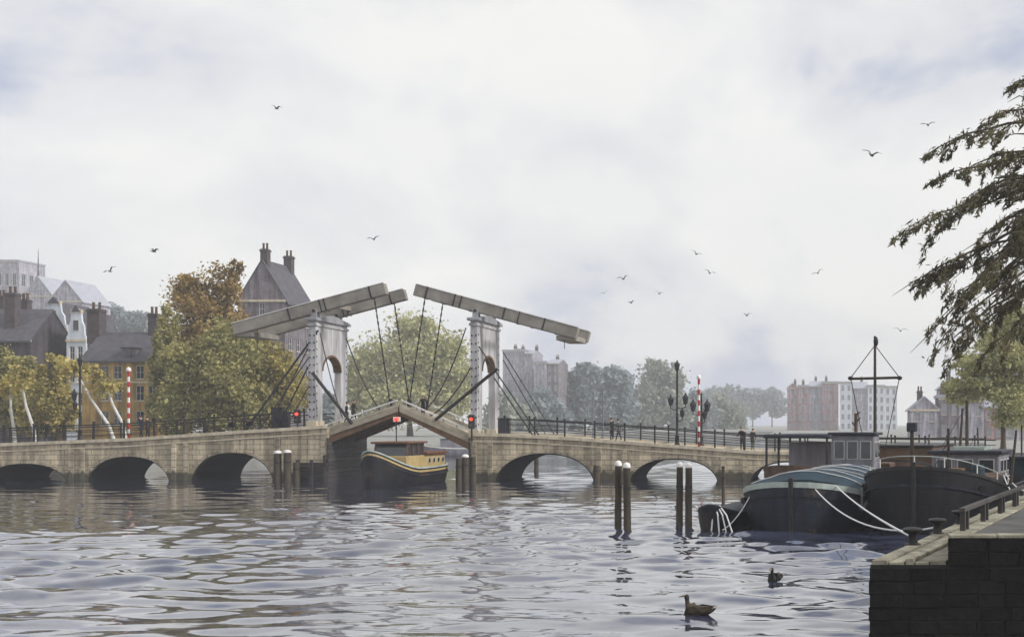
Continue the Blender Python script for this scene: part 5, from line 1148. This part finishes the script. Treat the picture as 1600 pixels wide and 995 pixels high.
def person(label, loc, rz, pose, coat, trous, hair=HAIRM, h=1.75, skirt=False):
    """figure faces local +y; one continuous body mesh, clothes as material zones, hair / hem as children"""
    t = thing('person', label, 'person', loc, rz, local=True, sc=h / 1.75)
    st = {'stand': (0.03, -0.02, 0.06, 0.08), 'walk': (0.26, -0.24, -0.20, 0.24), 'lean': (0.06, -0.04, 0.34, 0.36), 'stroll': (0.16, -0.15, 0.14, -0.10)}.get(pose, (0.05, -0.05, 0.1, 0.1))
    V = []; Eg = []; Rd = []
    def v(p, r_, par=None):
        V.append(p); Rd.append(r_); 
        if par is not None: Eg.append((par, len(V) - 1))
        return len(V) - 1
    if pose == 'sit':
        hz = 0.50; pel = v((0, 0, hz), (0.155, 0.12)); lean_ = 0.16
    else:
        hz = 0.93; pel = v((0, 0, hz), (0.15, 0.11)); lean_ = 0.16 if pose == 'lean' else 0.03
    w = v((0, lean_ * .35, hz + 0.18), (0.135, 0.10), pel); ch = v((0, lean_ * .75, hz + 0.38), (0.17, 0.12), w); sh = v((0, lean_, hz + 0.52), (0.13, 0.09), ch)
    nk = v((0, lean_ + .02, hz + 0.60), 0.055, sh); h1 = v((0, lean_ + .045, hz + 0.67), (0.07, 0.08), nk); h2 = v((0, lean_ + .045, hz + 0.76), (0.075, 0.092), h1); h3 = v((0, lean_ + .03, hz + 0.83), (0.055, 0.065), h2)
    hands = []
    for s_, fl, ar in ((1, st[0], st[2]), (-1, st[1], st[3])):
        if pose == 'sit':
            hp = v((s_ * 0.09, 0.05, hz - 0.01), 0.09, pel); kn = v((s_ * 0.13, 0.42, hz + 0.05), 0.062, hp); an = v((s_ * 0.12, 0.46, 0.09), 0.042, kn); v((s_ * 0.13, 0.60, 0.04), 0.035, an)
        else:
            lift = 0.10 if fl < -0.12 else 0.0
            hp = v((s_ * 0.085, fl * 0.1, hz - 0.1), 0.092, pel); kn = v((s_ * 0.09, fl * 0.55 + 0.03, 0.48 + lift * 0.2), 0.062, hp); an = v((s_ * 0.09, fl, 0.09 + lift), 0.042, kn); v((s_ * 0.10, fl + 0.14, 0.04 + lift * 0.6), 0.036, an)
        so_ = v((s_ * 0.19, lean_, hz + 0.49), 0.062, sh); el = v((s_ * 0.25, lean_ + ar * 0.35 - 0.03, hz + 0.22), 0.046, so_); wr = v((s_ * 0.24, lean_ + ar * 0.9 + 0.04, hz + 0.00 + (0.16 if pose in ('lean', 'sit') else 0.02)), 0.032, el)
        hd = v((s_ * 0.24, lean_ + ar * 1.0 + 0.07, hz - 0.07 + (0.17 if pose in ('lean', 'sit') else 0.01)), (0.018, 0.036), wr); hands.append((s_, V[hd], V[wr]))
    me = skin_mesh(V, Eg, Rd)
    for mm in (coat, trous, SKIN, SHOE): me.materials.append(mm)
    for f in me.polygons:
        c_ = f.center; z = c_.z; hand = min((c_ - Vector(q[1])).length for q in hands) < 0.075
        f.material_index = 2 if (z > hz + 0.565 or hand) else (3 if z < 0.085 else (0 if z > hz - (0.16 if pose != 'sit' else 0.03) else 1)); f.use_smooth = True
    # fingers, nose and ears become part of the same mesh
    ex = MB()
    for s_, hp_, wp in hands:
        hp_ = Vector(hp_); d = (hp_ - Vector(wp)).normalized()
        for q, (off, ln) in enumerate(((-.027, .065), (-.009, .078), (.009, .074), (.026, .058))):
            b_ = hp_ + Vector((0, off, 0)) + d * 0.015; ex.tube([b_, b_ + d * ln * 0.55, b_ + d * ln + Vector((-s_ * 0.014, 0, 0))], [0.0095, 0.009, 0.006], 5)
        ex.tube([hp_ + Vector((0, 0.026, 0)) - d * 0.02, hp_ + Vector((-s_ * 0.01, 0.052, 0)) + d * 0.012, hp_ + Vector((-s_ * 0.012, 0.058, 0)) + d * 0.036], [0.011, 0.01, 0.007], 5)
    hy = lean_ + 0.045
    ex.add([(-0.014, hy + .085, hz + .725), (0.014, hy + .085, hz + .725), (0, hy + .112, hz + .722), (0, hy + .085, hz + .775)], [(0, 1, 2), (1, 3, 2), (3, 0, 2)])
    for s_ in (1, -1): ex.blob((s_ * 0.078, hy - 0.005, hz + 0.735), 0.014, 0.026, 0.036, 6, 5)
    bm = bmesh.new(); bm.from_mesh(me); em = ex.mesh('ex', SKIN); k0 = len(bm.faces); bm.from_mesh(em); bm.faces.ensure_lookup_table()
    for f in bm.faces[k0:]: f.material_index = 2; f.smooth = True
    bm.to_mesh(me); bm.free(); bpy.data.meshes.remove(em)
    o = bpy.data.objects.new('body', me); COL.objects.link(o); o.parent = t; ORG[o] = Vector((0, 0, 0))
    hm = MB().blob((0, hy - 0.016, hz + 0.785), 0.088, 0.098, 0.088, 12, 8); hm.v = [Vector((p.x, p.y, max(p.z, hz + 0.70 + (0.075 if p.y > hy + 0.02 else 0)))) for p in hm.v]; hm.build('hair', hair, t, smooth=True)
    for s_ in (1, -1): MB().blob((s_ * 0.028, hy + 0.082, hz + 0.752), 0.010, 0.006, 0.007, 6, 4).build('eye', HAIRM, t)
    MB().box(-0.022, 0.022, hy + 0.076, hy + 0.084, hz + 0.692, hz + 0.699).build('mouth', RUST, t)
    if pose != 'sit': # coat hem
        MB().lathe((0, lean_ * 0.2, hz - 0.30), [(0.185, 0), (0.18, 0.05), (0.155, 0.32), (0.14, 0.36)], 14).build('coat_hem', coat, t, smooth=True)
    return t
K1 = cloth('charcoal', lin(30, 29, 31)); K2 = cloth('navy', lin(26, 30, 44)); K3 = cloth('olive', lin(50, 48, 38)); K4 = cloth('brown', lin(58, 44, 36)); K5 = cloth('grey', lin(96, 96, 98)); K6 = cloth('denim', lin(52, 60, 74))
def onb(px, Y): 
    x = XX(px, Y); return (x, Y, interp(PL if px < 600 else PR, x) + 0.004)
def onleaf(px, Y):
    a, b = ((498, 680), (623, 637)) if px < 625 else ((744, 688), (626, 637)); x = XX(px, 105); f = (px - a[0]) / (b[0] - a[0]); return (XX(px, Y), Y, ZZ(a[1] + (b[1] - a[1]) * f, 105.0) + 0.09)
person('person in charcoal coat walking alone on left end of bridge', onb(73, 105.6), R(-90), 'walk', K1, K6, h=1.82)
person('person in navy coat, left of the couple by the left striped pole', onb(221, 105.8), R(90), 'stroll', K2, K1, h=1.88)
person('person in brown coat, right of the couple by the left striped pole', onb(231, 106.2), R(80), 'walk', K4, K1, h=1.80)
person('person in dark coat on left lifting leaf, left of two', onleaf(541, 105.9), R(-80), 'stroll', K1, K1, h=1.82)
person('person in olive coat on left lifting leaf, right of two', onleaf(552, 106.4), R(-85), 'walk', K3, K1, h=1.88)
person('person in dark coat leaning over handrail of right lifting leaf', onleaf(661, 105.6), R(195), 'lean', K1, K2, h=1.72)
person('person in charcoal coat, left of walking couple right of drawbridge', onb(956, 105.4), R(75), 'stroll', K1, K2, h=1.86)
person('person in grey coat, right of walking couple right of drawbridge', onb(967, 105.9), R(85), 'walk', K5, K1, h=1.82)
person('person in dark coat standing at railing near canopy boat', onb(1160, 105.2), R(160), 'lean', K1, K1, h=1.92)
person('person in olive coat at far railing near canopy boat', onb(1176, 109.0), R(-20), 'stand', K3, K5, h=1.82)
# bicycle leaning on the railing left of the left stays
def bicycle(px, Y, label):
    x, y, z = onb(px, Y); t = thing('bicycle', label, 'bicycle', (x, y, z)); 
    for s_ in (-0.52, 0.52):
        c_ = Vector((x + s_, y, z + 0.34)); pts = [c_ + Vector((0.33 * math.cos(a), 0, 0.33 * math.sin(a))) for a in [2 * math.pi * i / 20 for i in range(21)]]
        w = MB().tube(pts, 0.028, 6, False).build('wheel', IRON, t, smooth=True); sp = MB()
        for i in range(10): a = math.pi * 2 * i / 10; sp.tube([c_, c_ + Vector((0.32 * math.cos(a), 0, 0.32 * math.sin(a)))], 0.006, 4)
        sp.build('spokes', GREYP, w)
    f = MB(); bb = Vector((x - 0.05, y, z + 0.32)); hd = Vector((x + 0.36, y, z + 0.86)); se = Vector((x - 0.2, y, z + 0.85)); rw = Vector((x - 0.52, y, z + 0.34)); fw = Vector((x + 0.52, y, z + 0.34))
    for a, b in ((bb, hd), (bb, se), (se, hd + Vector((-0.02, 0, -0.06))), (bb, rw), (se, rw), (hd, fw)): f.tube([a, b], 0.024, 6)
    f.build('frame', IRON, t); MB().tube([hd + Vector((0, -0.26, 0.2)), hd + Vector((0.03, 0, 0.16)), hd + Vector((0, 0.26, 0.2))], 0.02, 6).build('handlebar', IRON, t)
    MB().blob(se + Vector((-0.02, 0, 0.1)), 0.14, 0.08, 0.05).build('saddle', IRON, t, smooth=True); MB().box(x - 0.72, x - 0.3, y - 0.2, y - 0.06, z + 0.42, z + 0.76).box(x - 0.72, x - 0.3, y + 0.06, y + 0.2, z + 0.42, z + 0.76).build('panniers', K1, t)
    MB().box(x + 0.4, x + 0.75, y - 0.2, y + 0.2, z + 0.78, z + 1.08).build('basket', RUST, t, bevel=0.03)
bicycle(372, 104.75, 'black bicycle with panniers leaning on railing, leftmost of the two'); bicycle(400, 104.85, 'black bicycle on railing nearer the left tower')
# ducks
DUCKB = mat('duck_brown', lin(74, 64, 50), 0.8, 0.5, 9, 0.3, 30); DUCKD = mat('duck_dark', lin(40, 38, 34), 0.7, 0.4, 8, 0.1); BEAK = mat('duck_bill', lin(120, 100, 60), 0.5, 0.2, 8, 0); DUCKW = mat('duck_pale', lin(190, 184, 172), 0.8, 0.2, 8, 0)
def duck(px, py, rz, label, sc=1.0, bodym=DUCKB):
    Y = FPX * EYE / (py - CY); t = thing('duck', label, 'duck', (XX(px, Y), Y, 0.0), rz, local=True, sc=sc)
    V = [(-0.36, 0, 0.17), (-0.26, 0, 0.13), (-0.10, 0, 0.09), (0.08, 0, 0.08), (0.19, 0, 0.12), (0.23, 0, 0.21), (0.235, 0, 0.29), (0.245, 0, 0.345), (0.275, 0, 0.36)]
    me = skin_mesh(V, [(i, i + 1) for i in range(len(V) - 1)], [(0.02, 0.02), (0.085, 0.07), (0.135, 0.11), (0.13, 0.11), (0.085, 0.08), (0.045, 0.045), (0.042, 0.042), (0.055, 0.055), (0.04, 0.04)], 3)
    for mm in (bodym, DUCKD): me.materials.append(mm)
    for f in me.polygons: f.material_index = 1 if f.center.z > 0.27 else 0; f.use_smooth = True
    o = bpy.data.objects.new('body', me); COL.objects.link(o); o.parent = t
    MB().hexa([(0.30, -0.03, 0.335), (0.40, -0.025, 0.32), (0.40, 0.025, 0.32), (0.30, 0.03, 0.335), (0.30, -0.02, 0.365), (0.40, -0.015, 0.335), (0.40, 0.015, 0.335), (0.30, 0.02, 0.365)]).build('bill', BEAK, t)
    for s_ in (1, -1):
        MB().add([(0.12, s_ * 0.12, 0.17), (0.0, s_ * 0.15, 0.20), (-0.20, s_ * 0.12, 0.19), (-0.37, s_ * 0.03, 0.21), (-0.18, s_ * 0.13, 0.09), (0.05, s_ * 0.15, 0.08), (-0.1, s_ * 0.165, 0.14)], [(0, 1, 6), (1, 2, 6), (2, 3, 6), (3, 4, 6), (4, 5, 6), (5, 0, 6)]).build('wing', DUCKB if bodym is DUCKB else DUCKD, t)
        MB().blob((0.265, s_ * 0.048, 0.365), 0.008, 0.006, 0.008, 6, 4).build('eye', IRON, t)
    MB().add([(-0.30, -0.05, 0.15), (-0.30, 0.05, 0.15), (-0.44, 0, 0.21), (-0.30, 0, 0.2)], [(0, 1, 2), (0, 2, 3), (1, 3, 2), (0, 3, 1)]).build('tail', DUCKW, t)
duck(1091, 962, R(155), 'brown duck swimming leftwards in the foreground water', 1.35)
duck(1212, 908, R(250), 'smaller dark duck swimming farther off, below the blue-black barge', 1.15, DUCKD)
# flying birds
GULL = mat('gull_grey', lin(92, 92, 98), 0.8, 0.3, 5, 0)
def bird(px, py, Y, sc, roll, head, label):
    c_ = P(px, py, Y); t = thing('bird', label, 'bird', c_, head, local=True, sc=sc, group='birds in the sky'); t.rotation_euler = (roll, 0.0, head)
    MB().tube([(0.30, 0, 0.02), (0.24, 0, 0.03), (0.12, 0, 0.0), (-0.1, 0, 0.0), (-0.26, 0, 0.02), (-0.36, 0, 0.03)], [0.012, 0.045, 0.075, 0.07, 0.035, 0.02], 8).build('body', GULL, t, smooth=True)
    for s_ in (1, -1):
        up = random.uniform(0.12, 0.32)
        v_ = [(0.12, 0.03, 0.03), (-0.10, 0.03, 0.03), (0.17, 0.32, 0.03 + up), (-0.06, 0.34, 0.03 + up), (-0.02, 0.72, 0.02 + up * 0.8), (-0.10, 0.70, 0.02 + up * 0.8)]
        v_ = [(a, b * s_, c2) for a, b, c2 in v_]; MB().add(v_ + [(a, b, c2 + 0.018) for a, b, c2 in v_], [(0, 1, 3, 2), (2, 3, 5, 4), (6, 8, 9, 7), (8, 10, 11, 9), (0, 2, 8, 6), (2, 4, 10, 8), (1, 7, 9, 3), (3, 9, 11, 5), (4, 5, 11, 10)]).build('wing', GULL, t)
    MB().prism([(-0.32, -0.03, 0.02), (-0.32, 0.03, 0.02), (-0.46, 0.07, 0.03), (-0.46, -0.07, 0.03)], (0, 0, 0.012)).build('tail', GULL, t)
for px, py, Y, sc, lab in ((432, 170, 95, 0.62, 'bird flying high on the left, topmost of the left birds'), (240, 393, 90, 0.66, 'bird flying above the autumn tree'), (172, 424, 90, 0.62, 'bird flying above the blue trees and slate roof'), (584, 374, 100, 0.66, 'bird flying above the gap between balance beams'),
        (1088, 397, 95, 0.62, 'uppermost bird of the loose flock right of drawbridge'), (1109, 427, 95, 0.55, 'bird just below the uppermost bird of the flock'), (974, 436, 95, 0.6, 'upper of two birds close together above right beam end'), (986, 473, 100, 0.5, 'lower of two birds close together above right beam end'),
        (944, 458, 110, 0.45, 'faint small bird nearest the right balance beam end'), (1030, 459, 110, 0.5, 'small bird midway between bird pair and tall lamp post'), (1167, 493, 100, 0.56, 'lowest bird of the flock above low blue trees'), (1278, 427, 90, 0.55, 'bird flying alone above the mauve block'),
        (1450, 196, 80, 0.6, 'bird flying high beside top of conifer'), (1362, 243, 75, 0.82, 'largest bird, flying left of conifer'), (1407, 517, 80, 0.56, 'bird flying low between barge mast and conifer')):
    bird(px, py, Y, sc * 1.12, random.uniform(-.35, .35), random.choice((-1, 1)) * math.pi / 2 + random.uniform(-.55, .55), lab)

# ------------------------------------------------------------------ haze
hz = MB().box(-1480, 1480, -120, 1480, -3.0, 60).build('haze', bpy.data.materials.new('haze_air'), kind='stuff')
hm = hz.data.materials[0]; hm.use_nodes = True; n = hm.node_tree.nodes; n.clear(); o = n.new('ShaderNodeOutputMaterial'); pv = n.new('ShaderNodeVolumePrincipled')
pv.inputs['Color'].default_value = (0.97, 0.98, 1.0, 1); pv.inputs['Density'].default_value = 0.00052; pv.inputs['Anisotropy'].default_value = 0.0
hm.node_tree.links.new(pv.outputs[0], o.inputs['Volume'])
